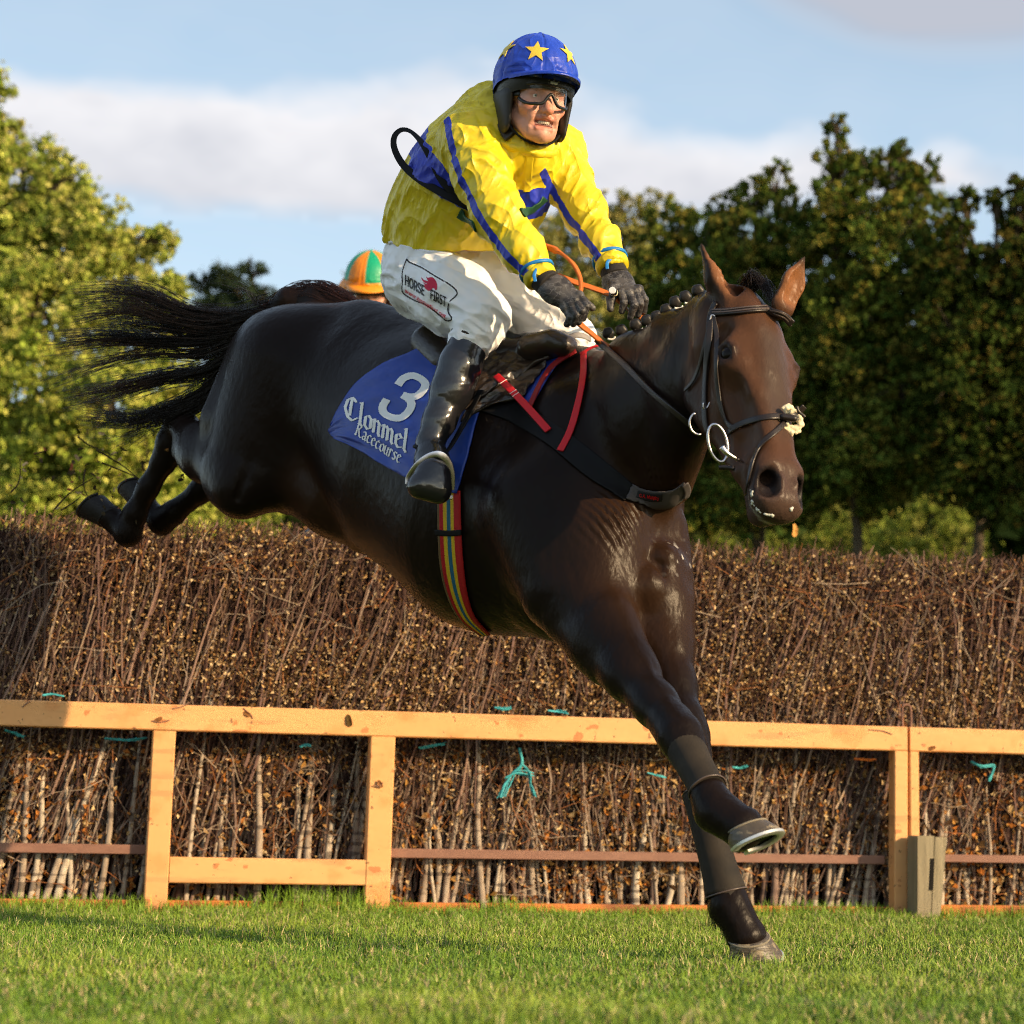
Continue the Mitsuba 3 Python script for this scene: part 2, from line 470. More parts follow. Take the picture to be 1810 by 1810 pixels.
def tree(name, label, cat, base, d, blobs, n, size, cols, seed, clump=0.30, group=None, mat='mat_leaf', trunk_r=0.14, spread=0.5, flatz=1.0, limbs=True):
    """A tree: trunk, limbs to each mass of the crown and leaves in clumps. blobs: (u, v, radius in px, depth offset) as seen at depth d."""
    rng = np.random.default_rng(seed)
    key = thing(name, label, cat, group)
    cs = np.array([P(b[0], b[1], d + b[3]) for b in blobs])
    rs = np.array([b[2] * d / F_PX for b in blobs])
    bx = P(base, 1466, d)
    bx[2] = 0
    parts = []
    hub_z = max(1.2, cs[:, 2].min() - rs.max() * 0.3)
    top = cs[cs[:, 2].argmax()]
    stem = catmull(np.array([[bx[0], bx[1], -0.1], [bx[0] + rng.normal(0, 0.1), bx[1], hub_z * 0.5], [bx[0] * 0.7 + top[0] * 0.3, bx[1], hub_z], [top[0], top[1], top[2]]]), 14)
    parts.append(tube(stem, np.linspace(trunk_r, trunk_r * 0.15, 14), 9))
    tips = []
    for c, r in zip(cs, rs):
        a = stem[np.clip(np.searchsorted(stem[:, 2], c[2] - r * 1.2), 2, 11)]
        m = (a + c) / 2 + rng.normal(0, 0.15, 3) * r
        parts.append(tube(catmull(np.array([a, m, c]), 7), np.linspace(trunk_r * 0.42, trunk_r * 0.1, 7), 6))
        for _ in range(7 if limbs else 3):
            e = c + unit(rng.normal(0, 1, 3) + [0, 0, 0.5]) * r * rng.uniform(0.6, 1.0)
            parts.append(tube(catmull(np.array([c * 0.6 + m * 0.4, (c + e) / 2 + rng.normal(0, 0.1, 3) * r, e]), 5), np.linspace(trunk_r * 0.14, trunk_r * 0.03, 5), 5))
    v, f = cat_mesh(parts)
    add(f'{key}__trunk', (v, f), 'mat_bark', True)
    # leaf clumps
    w = rs ** 2
    P_, S_, C_ = [], [], []
    for c, r, share in zip(cs, rs, w / w.sum()):
        k = max(24, int(85 * (r / rs.mean()) ** 1.6))
        dirs = rng.normal(0, 1, (k, 3))
        dirs /= np.linalg.norm(dirs, axis=1, keepdims=True)
        rad = rng.uniform(0.25, 1.0, k) ** 0.6
        cc = c + dirs * (rad * r)[:, None] * [1, 1, flatz]
        cr = r * clump * 0.62 * rng.uniform(0.4, 1.5, k)
        m = int(n * share)
        which = rng.integers(0, k, m)
        off = rng.normal(0, 1, (m, 3))
        off /= np.linalg.norm(off, axis=1, keepdims=True)
        off *= np.abs(rng.normal(0, 0.75, m))[:, None]
        P_.append(cc[which] + off * cr[which][:, None] * [1, 1, 0.85 * flatz])
        tone = rng.uniform(0.72, 1.3, k)
        hue = rng.integers(0, len(cols), k)
        mixc = np.where(rng.random(m) < 0.6, hue[which], rng.integers(0, len(cols), m))
        C_.append(np.array(cols)[mixc] * (tone[which] * rng.uniform(0.8, 1.2, m))[:, None])
    p, c = np.vstack(P_), np.vstack(C_)
    keep = p[:, 2] > 0.15
    p, c = p[keep], c[keep]
    v, f = leaves(p, rng.uniform(0.5, 1.15, len(p)) * size, rng, up=0.6, aspect=0.75)
    add(f'{key}__crown', (v, f), mat, False, color=np.repeat(np.clip(c, 0, 1), 4, 0))
    return key


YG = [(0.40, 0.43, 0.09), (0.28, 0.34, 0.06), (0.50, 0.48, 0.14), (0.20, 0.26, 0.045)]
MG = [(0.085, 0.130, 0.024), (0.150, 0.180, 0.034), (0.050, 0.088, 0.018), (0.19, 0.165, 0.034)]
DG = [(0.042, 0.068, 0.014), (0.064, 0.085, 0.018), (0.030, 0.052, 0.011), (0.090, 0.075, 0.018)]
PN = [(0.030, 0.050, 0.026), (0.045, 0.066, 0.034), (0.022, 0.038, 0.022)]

tree('tree', 'tall yellow-green tree at the left edge with a thin bough reaching above the cloud', 'tree', -30, 25,
     [(-20, 170, 55, 0), (5, 240, 45, .3), (-45, 300, 90, 0), (40, 330, 95, .4), (105, 330, 60, 0), (150, 400, 75, -.3), (90, 430, 105, .2), (0, 450, 120, 0), (225, 450, 60, .3), (285, 430, 38, 0),
      (190, 520, 95, 0), (285, 520, 55, -.4), (90, 560, 120, -.5), (-30, 600, 130, 0), (310, 580, 50, .2), (240, 620, 90, 0), (-60, 420, 120, 1)], 66000, 0.090, YG, 11, clump=0.34, trunk_r=0.17)
tree('tree', 'low yellow-green tree under the horse\'s streaming tail at the left', 'tree', 200, 24,
     [(60, 700, 120, 0), (180, 720, 105, -.4), (290, 690, 80, 0), (120, 820, 110, -.2), (10, 830, 120, .3), (240, 830, 110, 0), (340, 800, 80, .2), (360, 690, 55, .4), (60, 950, 130, 0), (250, 950, 130, 0), (400, 900, 110, .5)],
     44000, 0.095, [(0.36, 0.41, 0.07), (0.26, 0.34, 0.05), (0.46, 0.45, 0.10), (0.17, 0.21, 0.04)], 12, clump=0.36, trunk_r=0.12)
tree('pine_tree', 'dark distant pine with flat layered boughs behind the horse\'s rump', 'tree', 430, 72,
     [(395, 492, 42, 0), (445, 478, 30, .5), (360, 505, 26, 0), (470, 522, 30, 0), (425, 520, 45, -.3), (495, 520, 12, 0), (385, 545, 50, 0), (450, 560, 55, 0), (340, 490, 12, 0), (420, 610, 75, 0), (410, 690, 85, 0)],
     26000, 0.14, PN, 13, clump=0.38, mat='mat_needle', trunk_r=0.35, flatz=0.55)
tree('bare_tree', 'sparse distant tree with thin twigs left of the second rider\'s cap', 'tree', 640, 75,
     [(650, 470, 26, 0), (625, 490, 22, 0), (665, 510, 28, 0), (690, 480, 18, 0), (600, 520, 20, .4), (660, 570, 50, 0)], 1500, 0.10, [(0.12, 0.12, 0.06), (0.16, 0.15, 0.08)], 14, clump=0.5, trunk_r=0.16)
tree('tree', 'pale yellow-green tree in full sun between the rider\'s outstretched arms', 'tree', 1010, 46,
     [(960, 430, 50, 0), (1010, 400, 48, .4), (1060, 385, 45, 0), (1110, 375, 40, 0), (1160, 370, 36, .5), (990, 480, 70, 0), (1080, 460, 75, 0), (1150, 440, 55, .4), (930, 500, 60, 0), (1030, 560, 90, 0), (1130, 540, 80, 0), (940, 600, 90, 0)],
     30000, 0.12, [(0.33, 0.31, 0.10), (0.25, 0.25, 0.06), (0.38, 0.33, 0.12), (0.16, 0.18, 0.04)], 15, clump=0.32, trunk_r=0.2)
RG = None
tree('tree', 'dark green tree behind the far glove, lowest of the right-hand trees', 'tree', 1190, 30,
     [(1190, 400, 48, 0), (1150, 450, 50, .3), (1230, 430, 60, 0), (1170, 520, 75, 0), (1250, 520, 80, -.3), (1130, 580, 70, 0), (1200, 640, 110, 0), (1130, 720, 90, 0), (1260, 760, 110, 0), (1200, 850, 90, 0), (1270, 880, 80, .4)],
     46000, 0.10, MG, 16, clump=0.30)
tree('tree', 'dark green tree with a sunlit shoulder above the horse\'s ears', 'tree', 1340, 28,
     [(1375, 320, 34, 0), (1330, 345, 38, 0), (1290, 380, 45, .3), (1390, 390, 60, 0), (1320, 440, 75, -.3), (1400, 480, 80, 0), (1330, 560, 95, 0), (1430, 590, 80, .2), (1370, 680, 110, 0), (1450, 720, 90, .3), (1380, 800, 100, 0), (1450, 860, 70, 0), (1255, 420, 48, .5), (1270, 520, 70, .6), (1290, 640, 90, .6), (1320, 880, 80, .3)],
     56000, 0.095, MG, 17, clump=0.28)
tree('tree', 'tallest dark tree right of the horse\'s head, its pointed top in the sun', 'tree', 1540, 27,
     [(1482, 225, 24, 0), (1470, 280, 40, 0), (1500, 300, 46, .2), (1535, 290, 34, 0), (1588, 265, 24, 0), (1590, 310, 44, 0), (1635, 310, 36, 0), (1465, 360, 52, -.2), (1540, 370, 75, 0), (1620, 385, 68, .2), (1470, 450, 75, 0), (1560, 470, 95, -.3), (1640, 470, 75, 0),
      (1500, 560, 105, 0), (1610, 570, 100, 0), (1490, 670, 105, .2), (1600, 690, 110, 0), (1530, 780, 100, 0), (1620, 800, 80, 0), (1420, 420, 60, .6), (1665, 455, 62, .5), (1690, 560, 80, .8), (1430, 640, 90, .8), (1560, 860, 70, .5)],
     74000, 0.092, MG, 18, clump=0.27, trunk_r=0.15)
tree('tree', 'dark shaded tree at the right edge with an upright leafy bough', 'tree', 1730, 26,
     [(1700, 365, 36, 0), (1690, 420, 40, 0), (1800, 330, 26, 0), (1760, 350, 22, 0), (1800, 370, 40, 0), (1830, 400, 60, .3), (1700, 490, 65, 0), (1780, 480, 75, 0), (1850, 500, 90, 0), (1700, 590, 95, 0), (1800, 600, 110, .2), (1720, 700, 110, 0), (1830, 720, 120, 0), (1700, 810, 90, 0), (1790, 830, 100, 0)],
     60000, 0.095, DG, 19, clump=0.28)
# the belt of trees goes on to the right, outside the frame, and shades the lower part of the trees in view
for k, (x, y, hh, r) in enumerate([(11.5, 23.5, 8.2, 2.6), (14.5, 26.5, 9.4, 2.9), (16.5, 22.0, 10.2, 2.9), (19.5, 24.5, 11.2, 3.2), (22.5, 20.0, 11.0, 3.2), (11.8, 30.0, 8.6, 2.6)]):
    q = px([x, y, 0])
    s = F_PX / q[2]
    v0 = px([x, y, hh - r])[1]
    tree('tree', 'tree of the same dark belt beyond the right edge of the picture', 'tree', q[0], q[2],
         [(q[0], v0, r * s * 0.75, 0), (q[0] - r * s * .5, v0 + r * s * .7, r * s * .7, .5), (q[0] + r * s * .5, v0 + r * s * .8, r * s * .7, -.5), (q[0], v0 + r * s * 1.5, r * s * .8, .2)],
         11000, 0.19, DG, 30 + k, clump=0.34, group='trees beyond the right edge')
# sunlit bushes of the field beyond, seen under the crowns
for k, (u, v, r, d, lab) in enumerate([(1640, 945, 75, 52, 'sunlit light green bush glimpsed under the tallest tree at the right'), (1480, 950, 60, 55, 'sunlit green bush glimpsed over the fence right of the horse\'s muzzle'), (1290, 960, 60, 50, 'sunlit bush glimpsed over the fence left of the horse\'s muzzle')]):
    tree('bush', lab, 'bush', u, d, [(u, v, r, 0), (u - r * .8, v + 20, r * .7, .5), (u + r * .8, v + 15, r * .75, -.5), (u, v + 90, r * 1.3, 0), (u, v + 220, r * 1.5, 0)], 7000, 0.16, [(0.20, 0.24, 0.04), (0.15, 0.19, 0.03), (0.27, 0.27, 0.06)], 50 + k, clump=0.4, trunk_r=0.08)

# far-off wood that closes the horizon behind the single trees
def far_wood():
    rng = np.random.default_rng(66)
    V, F_, C, o = [], [], [], 0
    for k in range(150):
        az = rng.uniform(-0.36, 0.42)
        d = rng.uniform(62, 84)
        right = np.clip((az - 0.03) / 0.08, 0, 1)
        leftw = np.clip((-0.10 - az) / 0.06, 0, 1)
        top = 12.5 + 5.5 * right + 1.5 * leftw + rng.uniform(-3, 1.5)
        r = rng.uniform(2.0, 3.6)
        n = 950
        p = rng.normal(0, 1, (n, 3))
        p /= np.linalg.norm(p, axis=1, keepdims=True)
        z = rng.uniform(0, 1, n) ** 0.8 * top
        w = r * np.sqrt(np.clip(1.05 - (z / top) ** 3, 0.05, 1)) * rng.uniform(0.5, 1, n)
        q = np.stack([d * math.sin(az) + p[:, 0] * w, d * math.cos(az) + p[:, 1] * w, z + p[:, 2] * 0.5], 1)
        q[:, 2] = np.maximum(q[:, 2], 0.1)
        v, f = leaves(q, rng.uniform(0.5, 1.1, n), rng, up=0.5, aspect=0.8)
        V.append(v); F_.append(f + o); o += len(v)
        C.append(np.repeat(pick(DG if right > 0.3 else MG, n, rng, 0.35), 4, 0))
    add('far_wood', (np.vstack(V), np.vstack(F_)), 'mat_leaf', False, kind='stuff', label='far-off dark wood closing the horizon behind the single trees', cat='wood', color=np.clip(np.vstack(C), 0, 1))


far_wood()
# ------------------------------------------------------------------ steeplechase fence: packed birch behind an orange timber frame
scene['mat_twig'] = {'type': 'twosided', 'bsdf': {'type': 'diffuse', 'reflectance': VC}}
scene['mat_dead_leaf'] = {'type': 'principledthin', 'base_color': VC, 'roughness': 0.6, 'diff_trans': 0.5, 'spec_trans': 0.0}


def stem_col(a, b):
    def fn(p, n, uv):
        g = fbm(p.x * 60, p.y * 60, p.z * 22, 3)
        ring = smoothstep(0.60, 0.72, noise(p.x * 8, p.y * 8, p.z * 55))
        return mix(mix(a, b, g), [0.05, 0.035, 0.03], ring * 0.7)
    return fn


STEMS = []
for k, (a, b) in enumerate([((0.17, 0.12, 0.09), (0.42, 0.35, 0.27)), ((0.10, 0.06, 0.05), (0.25, 0.17, 0.13)), ((0.22, 0.17, 0.13), (0.55, 0.48, 0.38))]):
    scene[f'mat_stem_{k}'] = pr(proc(stem_col(a, b)), 0.85, 0.25)
    STEMS.append(f'mat_stem_{k}')

H_B = 1.475


def face(x, z, back=0.0):
    """A point of the birch's front face: leans back, wavy."""
    x, z, back = np.broadcast_arrays(np.asarray(x, float), np.asarray(z, float), np.asarray(back, float))
    q = np.stack([x * 2.2, z * 1.6, 0 * x], -1)
    wav = 0.07 * (meshkit.fbm(q, 3, 6) - 0.5)
    top = 0.10 * np.clip((z - 1.28) / 0.2, 0, 1) ** 2
    b = 0.12 + 0.17 * z / H_B + wav + top + back
    return np.stack([x, 8 + FS * x, z], -1) - b[..., None] * FN


def make_birch():
    rng = np.random.default_rng(21)
    key = thing('birch_fence', 'steeplechase fence of packed brown birch twigs behind the orange timber frame', 'fence')
    # the dark heart of the fence
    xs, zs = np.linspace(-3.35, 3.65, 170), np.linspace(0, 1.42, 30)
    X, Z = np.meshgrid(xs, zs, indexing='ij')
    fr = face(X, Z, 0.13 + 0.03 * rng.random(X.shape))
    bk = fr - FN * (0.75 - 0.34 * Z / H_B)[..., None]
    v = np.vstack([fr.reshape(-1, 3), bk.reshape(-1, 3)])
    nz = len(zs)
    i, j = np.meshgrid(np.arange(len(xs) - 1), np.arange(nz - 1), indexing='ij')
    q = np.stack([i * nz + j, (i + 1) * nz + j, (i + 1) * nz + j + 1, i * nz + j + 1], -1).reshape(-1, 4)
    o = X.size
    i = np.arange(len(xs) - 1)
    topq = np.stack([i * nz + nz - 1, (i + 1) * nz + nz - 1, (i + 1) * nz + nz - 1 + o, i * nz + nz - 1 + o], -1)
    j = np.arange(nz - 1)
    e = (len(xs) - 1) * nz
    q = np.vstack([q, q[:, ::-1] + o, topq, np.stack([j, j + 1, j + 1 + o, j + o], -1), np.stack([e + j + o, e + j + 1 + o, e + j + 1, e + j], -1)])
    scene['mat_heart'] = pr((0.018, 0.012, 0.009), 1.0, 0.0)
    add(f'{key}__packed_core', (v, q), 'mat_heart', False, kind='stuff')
    # fine twigs
    V, Fc, C, off = [], [], [], 0

    def put(v, f, per, col):
        nonlocal off
        V.append(v); Fc.append(f + off); C.append(np.repeat(col, per, 0)); off += len(v)

    def lean(x, z):
        return 0.10 + 0.14 * np.clip((x - 0.3) / 1.2, 0, 1) + 0.55 * (meshkit.fbm(np.stack([x * 1.6, z * 0.8, 0 * x + 5], -1), 3, 8) - 0.47)
    for (n, z0, z1, l0, l1, r, cols, bend, dep) in [
            (6500, 0.00, 0.75, 0.30, 0.75, 0.0026, [(0.075, 0.044, 0.036), (0.13, 0.085, 0.068), (0.045, 0.025, 0.022), (0.28, 0.21, 0.165)], 0.035, 0.10),
            (9500, 0.45, 1.38, 0.16, 0.50, 0.0021, [(0.050, 0.028, 0.024), (0.085, 0.049, 0.040), (0.030, 0.017, 0.015), (0.19, 0.12, 0.088)], 0.04, 0.085),
            (3200, 1.22, 1.46, 0.06, 0.17, 0.0015, [(0.075, 0.042, 0.03), (0.14, 0.085, 0.055), (0.05, 0.03, 0.02)], 0.05, 0.35)]:
        x, z = rng.uniform(-3.3, 3.6, n), rng.uniform(z0, z1, n)
        L = rng.uniform(l0, l1, n)
        back = rng.random(n) ** 1.3 * dep
        a = lean(x, z) + rng.normal(0, 0.19, n)
        p0 = face(x, z, back)
        x1, z1_ = x + L * np.sin(a), np.minimum(z + L * np.cos(a), H_B + rng.normal(0, 0.018, n) + (0.03 * (meshkit.noise(np.stack([x * 3, 0 * x, 0 * x], -1), 4) - 0.5)))
        p1 = face(x1, z1_, back + rng.normal(0, 0.018, n))
        rr = r * rng.uniform(0.6, 1.7, n)
        v, f, per = twigs(p0, p1, rr, rr * 0.55, np.full(n, bend), rng)
        put(v, f, per, pick(cols, n, rng))
    # longer, stouter rods that show between the twigs
    n = 520
    x, z = rng.uniform(-3.3, 3.6, n), rng.uniform(0.35, 1.05, n)
    L = rng.uniform(0.3, 0.75, n)
    a = lean(x, z) + rng.normal(0.03, 0.10, n)
    bk = rng.uniform(-0.022, 0.02, n)
    v, f, per = twigs(face(x, z, bk), face(x + L * np.sin(a), np.minimum(z + L * np.cos(a), H_B), bk + rng.normal(0, 0.012, n)), rng.uniform(0.003, 0.0062, n), rng.uniform(0.0018, 0.003, n), np.full(n, 0.02), rng, segs=4, sides=5)
    put(v, f, per, pick([(0.17, 0.105, 0.09), (0.24, 0.155, 0.12), (0.11, 0.065, 0.055), (0.34, 0.25, 0.18)], n, rng))
    # stray twigs that cross the others
    n = 2600
    x, z = rng.uniform(-3.3, 3.6, n), rng.uniform(0.05, 1.35, n)
    a = rng.normal(0, 0.9, n)
    L = rng.uniform(0.08, 0.32, n)
    v, f, per = twigs(face(x, z, rng.uniform(-0.03, 0.02, n)), face(x + L * np.sin(a), np.clip(z + L * np.cos(a), 0.02, 1.5), rng.uniform(-0.03, 0.02, n)), np.full(n, 0.0016), np.full(n, 0.0008), np.full(n, 0.06), rng)
    put(v, f, per, pick([(0.20, 0.12, 0.08), (0.32, 0.25, 0.19), (0.30, 0.12, 0.05)], n, rng))
    add(f'{key}__twigs', (np.vstack(V), np.vstack(Fc)), 'mat_twig', False, kind='stuff', color=np.vstack(C))
    # dry leaves
    n = 52000
    x, z = rng.uniform(-3.3, 3.6, n), np.where(rng.random(n) < 0.72, rng.uniform(0.55, 1.44, n), rng.uniform(0.03, 0.75, n))
    dens = meshkit.fbm(np.stack([x * 2.5, z * 2.5, 0 * x], -1), 3, 14)
    k = rng.random(n) < np.clip(dens * 2.6 - 0.75, 0.06, 1)
    x, z = x[k], z[k]
    n = len(x)
    p = face(x, z, rng.uniform(-0.022, 0.05, n))
    low = z < 0.6
    size = np.where(low, rng.uniform(0.014, 0.040, n), rng.uniform(0.007, 0.021, n))
    v, f = leaves(p, size, rng, up=0.0, aspect=0.62, fold=0.4, out=FN * 0.6)
    c = pick([(0.44, 0.29, 0.13), (0.56, 0.41, 0.22), (0.24, 0.135, 0.055), (0.38, 0.20, 0.065), (0.13, 0.08, 0.04), (0.08, 0.045, 0.025)], n, rng)
    org = low & (rng.random(n) < 0.5)
    c[org] = pick([(0.42, 0.17, 0.045), (0.36, 0.13, 0.03), (0.50, 0.27, 0.08)], int(org.sum()), rng)
    add(f'{key}__dry_leaves', (v, f), 'mat_dead_leaf', False, kind='stuff', color=np.repeat(c, 4, 0))
    n = 85000                                      # chaff: small bits of leaf caught in the twigs
    x, z = rng.uniform(-3.3, 3.6, n), np.where(rng.random(n) < 0.55, rng.normal(0.86, 0.15, n), rng.uniform(0.1, 1.45, n))
    dens = meshkit.fbm(np.stack([x * 3.1, z * 4.5, 0 * x + 2], -1), 3, 15)
    k = (rng.random(n) < np.clip(dens * 2.4 - 0.55, 0.05, 1)) & (z > 0.05) & (z < 1.455)
    x, z = x[k], z[k]
    n = len(x)
    v, f = leaves(face(x, z, rng.uniform(-0.034, 0.020, n)), rng.uniform(0.006, 0.022, n), rng, up=0.0, aspect=0.6, fold=0.5, out=FN * 0.5)
    c = pick([(0.44, 0.29, 0.13), (0.28, 0.16, 0.065), (0.60, 0.44, 0.25), (0.15, 0.085, 0.04), (0.075, 0.042, 0.025), (0.045, 0.027, 0.018)], n, rng)
    add(f'{key}__leaf_chaff', (v, f), 'mat_twig', False, kind='stuff', color=np.repeat(c, 4, 0))
    n = 1500                                        # leaves caught along the top
    x = rng.uniform(-3.3, 3.6, n)
    p = face(x, np.full(n, 1.45) + rng.normal(0.0, 0.02, n), rng.uniform(-0.02, 0.3, n))
    v, f = leaves(p, rng.uniform(0.01, 0.028, n), rng, out=FN * 0.4)
    add(f'{key}__top_leaves', (v, f), 'mat_dead_leaf', False, kind='stuff', color=np.repeat(pick([(0.45, 0.27, 0.10), (0.36, 0.18, 0.06), (0.26, 0.16, 0.08)], n, rng), 4, 0))
    # the thick stems at the foot, one by one
    for k in range(285):
        x = -2.75 + 5.85 * (k + rng.uniform(0.1, 0.9)) / 285
        L = rng.uniform(0.40, 0.88)
        r = rng.uniform(0.006, 0.0135) if rng.random() < 0.8 else rng.uniform(0.013, 0.017)
        a = float(lean(np.array([x]), np.array([0.3]))[0]) * 0.5 + rng.normal(0, 0.11)
        bk = rng.uniform(-0.03, 0.055)
        pts = np.array([face(x + L * t * math.sin(a) + rng.normal(0, 0.008), max(0.0, L * t), bk + rng.normal(0, 0.01) + 0.04 * t) for t in (0, 0.33, 0.66, 1)])
        pts[0, 2] = -0.02
        add(f'{key}__birch_stem', tube(catmull(pts, 6), np.linspace(r, r * 0.55, 6), 6), STEMS[rng.choice(3, p=[0.5, 0.2, 0.3])], True)
    return key


make_birch()


def orange_col(p, n, uv):
    g = fbm(p.x * 2.5, p.z * 9, p.y * 2.5, 4)
    worn = fbm(p.x * 11 + 4, p.z * 11, p.y * 11, 4)
    c = mix([0.68, 0.365, 0.155], [0.66, 0.32, 0.12], g)
    c = mix(c, [0.52, 0.17, 0.04], 0.4 * smoothstep(0.56, 0.74, worn))
    spl = fbm(p.x * 70, p.z * 70, p.y * 70, 2)
    c = mix(c, [0.16, 0.07, 0.035], 0.8 * smoothstep(0.80, 0.84, spl))
    mud = fbm(p.x * 4 + 9, p.z * 26, p.y * 4, 4)
    c = mix(c, [0.30, 0.15, 0.07], 0.35 * smoothstep(0.62, 0.74, mud))
    chip = fbm(p.x * 19 + 3, p.z * 24, p.y * 19, 3)
    c = mix(c, [0.40, 0.135, 0.045], 0.75 * smoothstep(0.70, 0.73, chip))
    c = c * (0.94 + 0.12 * fbm(p.x * 3, p.z * 12, p.y * 3, 2))
    low = 1 - smoothstep(0.0, 0.10, p.z + 0.04 * worn)
    return mix(c, [0.36, 0.13, 0.05], low * 0.55)


def orange_old(p, n, uv):
    g = fbm(p.x * 7, p.z * 30, p.y * 7, 4)
    return mix([0.50, 0.17, 0.05], [0.26, 0.10, 0.045], smoothstep(0.4, 0.65, g))


def steel_col(p, n, uv):
    g = fbm(p.x * 18, p.z * 50, p.y * 18, 4)
    return mix([0.26, 0.135, 0.095], [0.16, 0.075, 0.055], g)


def grey_wood(p, n, uv):
    g = fbm(p.x * 70, p.y * 70, p.z * 4, 4)
    return mix([0.15, 0.125, 0.082], [0.32, 0.275, 0.185], g)


scene['mat_orange'] = bumped(pr(proc(orange_col), 0.6, 0.3), lambda p, n, uv: fbm(p.x * 30, p.y * 30, p.z * 90, 3), 0.0012)
scene['mat_orange_old'] = bumped(pr(proc(orange_old), 0.8, 0.2), lambda p, n, uv: fbm(p.x * 30, p.y * 30, p.z * 120, 3), 0.003)
scene['mat_steel'] = pr(proc(steel_col), 0.7, 0.4)
scene['mat_grey_wood'] = bumped(pr(proc(grey_wood), 0.85, 0.2), lambda p, n, uv: fbm(p.x * 90, p.y * 90, p.z * 5, 3), 0.004)
TH = 0.07                                          # thickness of the timbers


def frame_x(u, v=1450):
    """Where on the fence line the photograph's column u lies."""
    d = P(u, v, 1.0) - CAM
    t = (8 + FS * CAM[0] - CAM[1]) / (d[1] - FS * d[0])
    return float((CAM + t * d)[0])


def make_frames():
    lf = thing('fence_frame', 'long orange-painted timber frame with a lower crossbar, in front of the birch at the left', 'fence frame')
    rf = thing('fence_frame', 'short orange-painted frame section cut off by the right edge of the picture', 'fence frame')
    xl, xm, xr = -3.25, frame_x(1604, 1300), 3.5
    b = TH / 2
    a1, a2 = frame_x(262), frame_x(303)
    c1, c2 = frame_x(650), frame_x(694)
    e1 = frame_x(1582)
    w = lambda p, q: (q - p) / FT[0]
    zt, hb = 0.700, 0.094
    add(f'{lf}__top_rail', beam(fl(xl, 0.704, b), fl(xm, 0.692, b), TH, hb, FN), 'mat_orange', 25)
    for x0, x1 in ((a1, a2), (c1, c2), (e1, xm)):
        m = (x0 + x1) / 2
        add(f'{lf}__post', beam(fl(m - 0.004, -0.03, b + 0.003), fl(m + 0.004, 0.6505, b + 0.003), w(x0, x1), TH - 0.006, FT), 'mat_orange', 25)
    add(f'{lf}__crossbar', beam(fl(a2 + 0.001, 0.152, b + 0.004), fl(c1 - 0.001, 0.150, b + 0.004), TH - 0.012, 0.092, FN), 'mat_orange', 25)
    add(f'{lf}__base_board', beam(fl(xl, 0.006, TH + 0.025), fl(xm, 0.006, TH + 0.025), 0.04, 0.070, FN), 'mat_orange_old', 25)
    add(f'{lf}__steel_bar', beam(fl(xl, 0.222, TH + 0.012), fl(a1 - 0.002, 0.222, TH + 0.012), 0.012, 0.034, FN, 0.002), 'mat_steel', 25)
    add(f'{lf}__steel_bar', beam(fl(c2 + 0.002, 0.222, TH + 0.012), fl(frame_x(1576), 0.222, TH + 0.012), 0.012, 0.034, FN, 0.002), 'mat_steel', 25)
    x0 = frame_x(1609, 1300)
    p1 = frame_x(1627)
    add(f'{rf}__top_rail', beam(fl(x0, 0.692, b), fl(xr, 0.690, b), TH, hb, FN), 'mat_orange', 25)
    add(f'{rf}__post', beam(fl((x0 + p1) / 2 - 0.003, -0.03, b + 0.003), fl((x0 + p1) / 2, 0.6445, b + 0.003), w(x0, p1), TH - 0.006, FT), 'mat_orange', 25)
    add(f'{rf}__post', beam(fl(xr - 0.05, -0.03, b + 0.003), fl(xr - 0.05, 0.6425, b + 0.003), 0.045, TH - 0.006, FT), 'mat_orange', 25)
    add(f'{rf}__base_board', beam(fl(x0, 0.008, TH + 0.025), fl(xr, 0.008, TH + 0.025), 0.04, 0.085, FN), 'mat_orange_old', 25)
    add(f'{rf}__steel_bar', beam(fl(p1 + 0.03, 0.232, TH + 0.012), fl(xr - 0.08, 0.232, TH + 0.012), 0.012, 0.030, FN, 0.002), 'mat_steel', 25)
    # rusty link that joins the two frames
    xk = (xm + x0) / 2
    k = thing('steel_link', 'small rusty steel link joining the two orange frames at their top', 'link')
    ang = np.linspace(0, 2 * np.pi, 21)
    loop = np.array([fl(xk + 0.018 * np.sign(math.cos(t)) * abs(math.cos(t)) ** 0.5, 0.775 + 0.052 * np.sign(math.sin(t)) * abs(math.sin(t)) ** 0.6, 0.02) for t in ang])
    scene[k] = mikit.ply(tube(loop, 0.0045, 6, cap=False), 'mat_steel', smooth=True)
    # the grey post of two boards in front of the joint
    s = thing('wooden_stake', 'weathered grey wooden stake of two planks standing before the joint of the frames', 'stake')
    s0, s1 = frame_x(1601), frame_x(1652)
    f0, f1 = frame_x(1599), frame_x(1637)
    t0 = s0 + (s1 - s0) * 0.58
    g0 = f0 + (f1 - f0) * 0.60
    for (xa, xb, ya, yb, zt) in ((s0, t0 - 0.001, f0, g0 - 0.001, 0.318), (t0 + 0.002, s1, g0 + 0.002, f1, 0.314)):
        pts = []
        for (x, z) in ((ya, -0.03), (yb, -0.03), (xb, zt), (xa, zt)):
            for back in (-0.115, -0.015):
                pts.append(fl(x, z, back))
        hull = trimesh.convex.convex_hull(np.array(pts))
        hull = hull.subdivide().subdivide()
        add(f'{s}__plank', hull, 'mat_grey_wood', False)
    xa, xb = g0 + (t0 - g0) * 0.42, g0 + (t0 - g0) * 0.78
    slot = beam(fl(xa - 0.006, 0.112, -0.1165), fl(xb - 0.006, 0.232, -0.1165), 0.017, 0.004, FT, 0.001)
    scene['mat_slot'] = pr((0.012, 0.011, 0.010), 0.9, 0.1)
    add(f'{s}__slot', slot, 'mat_slot', False)


make_frames()


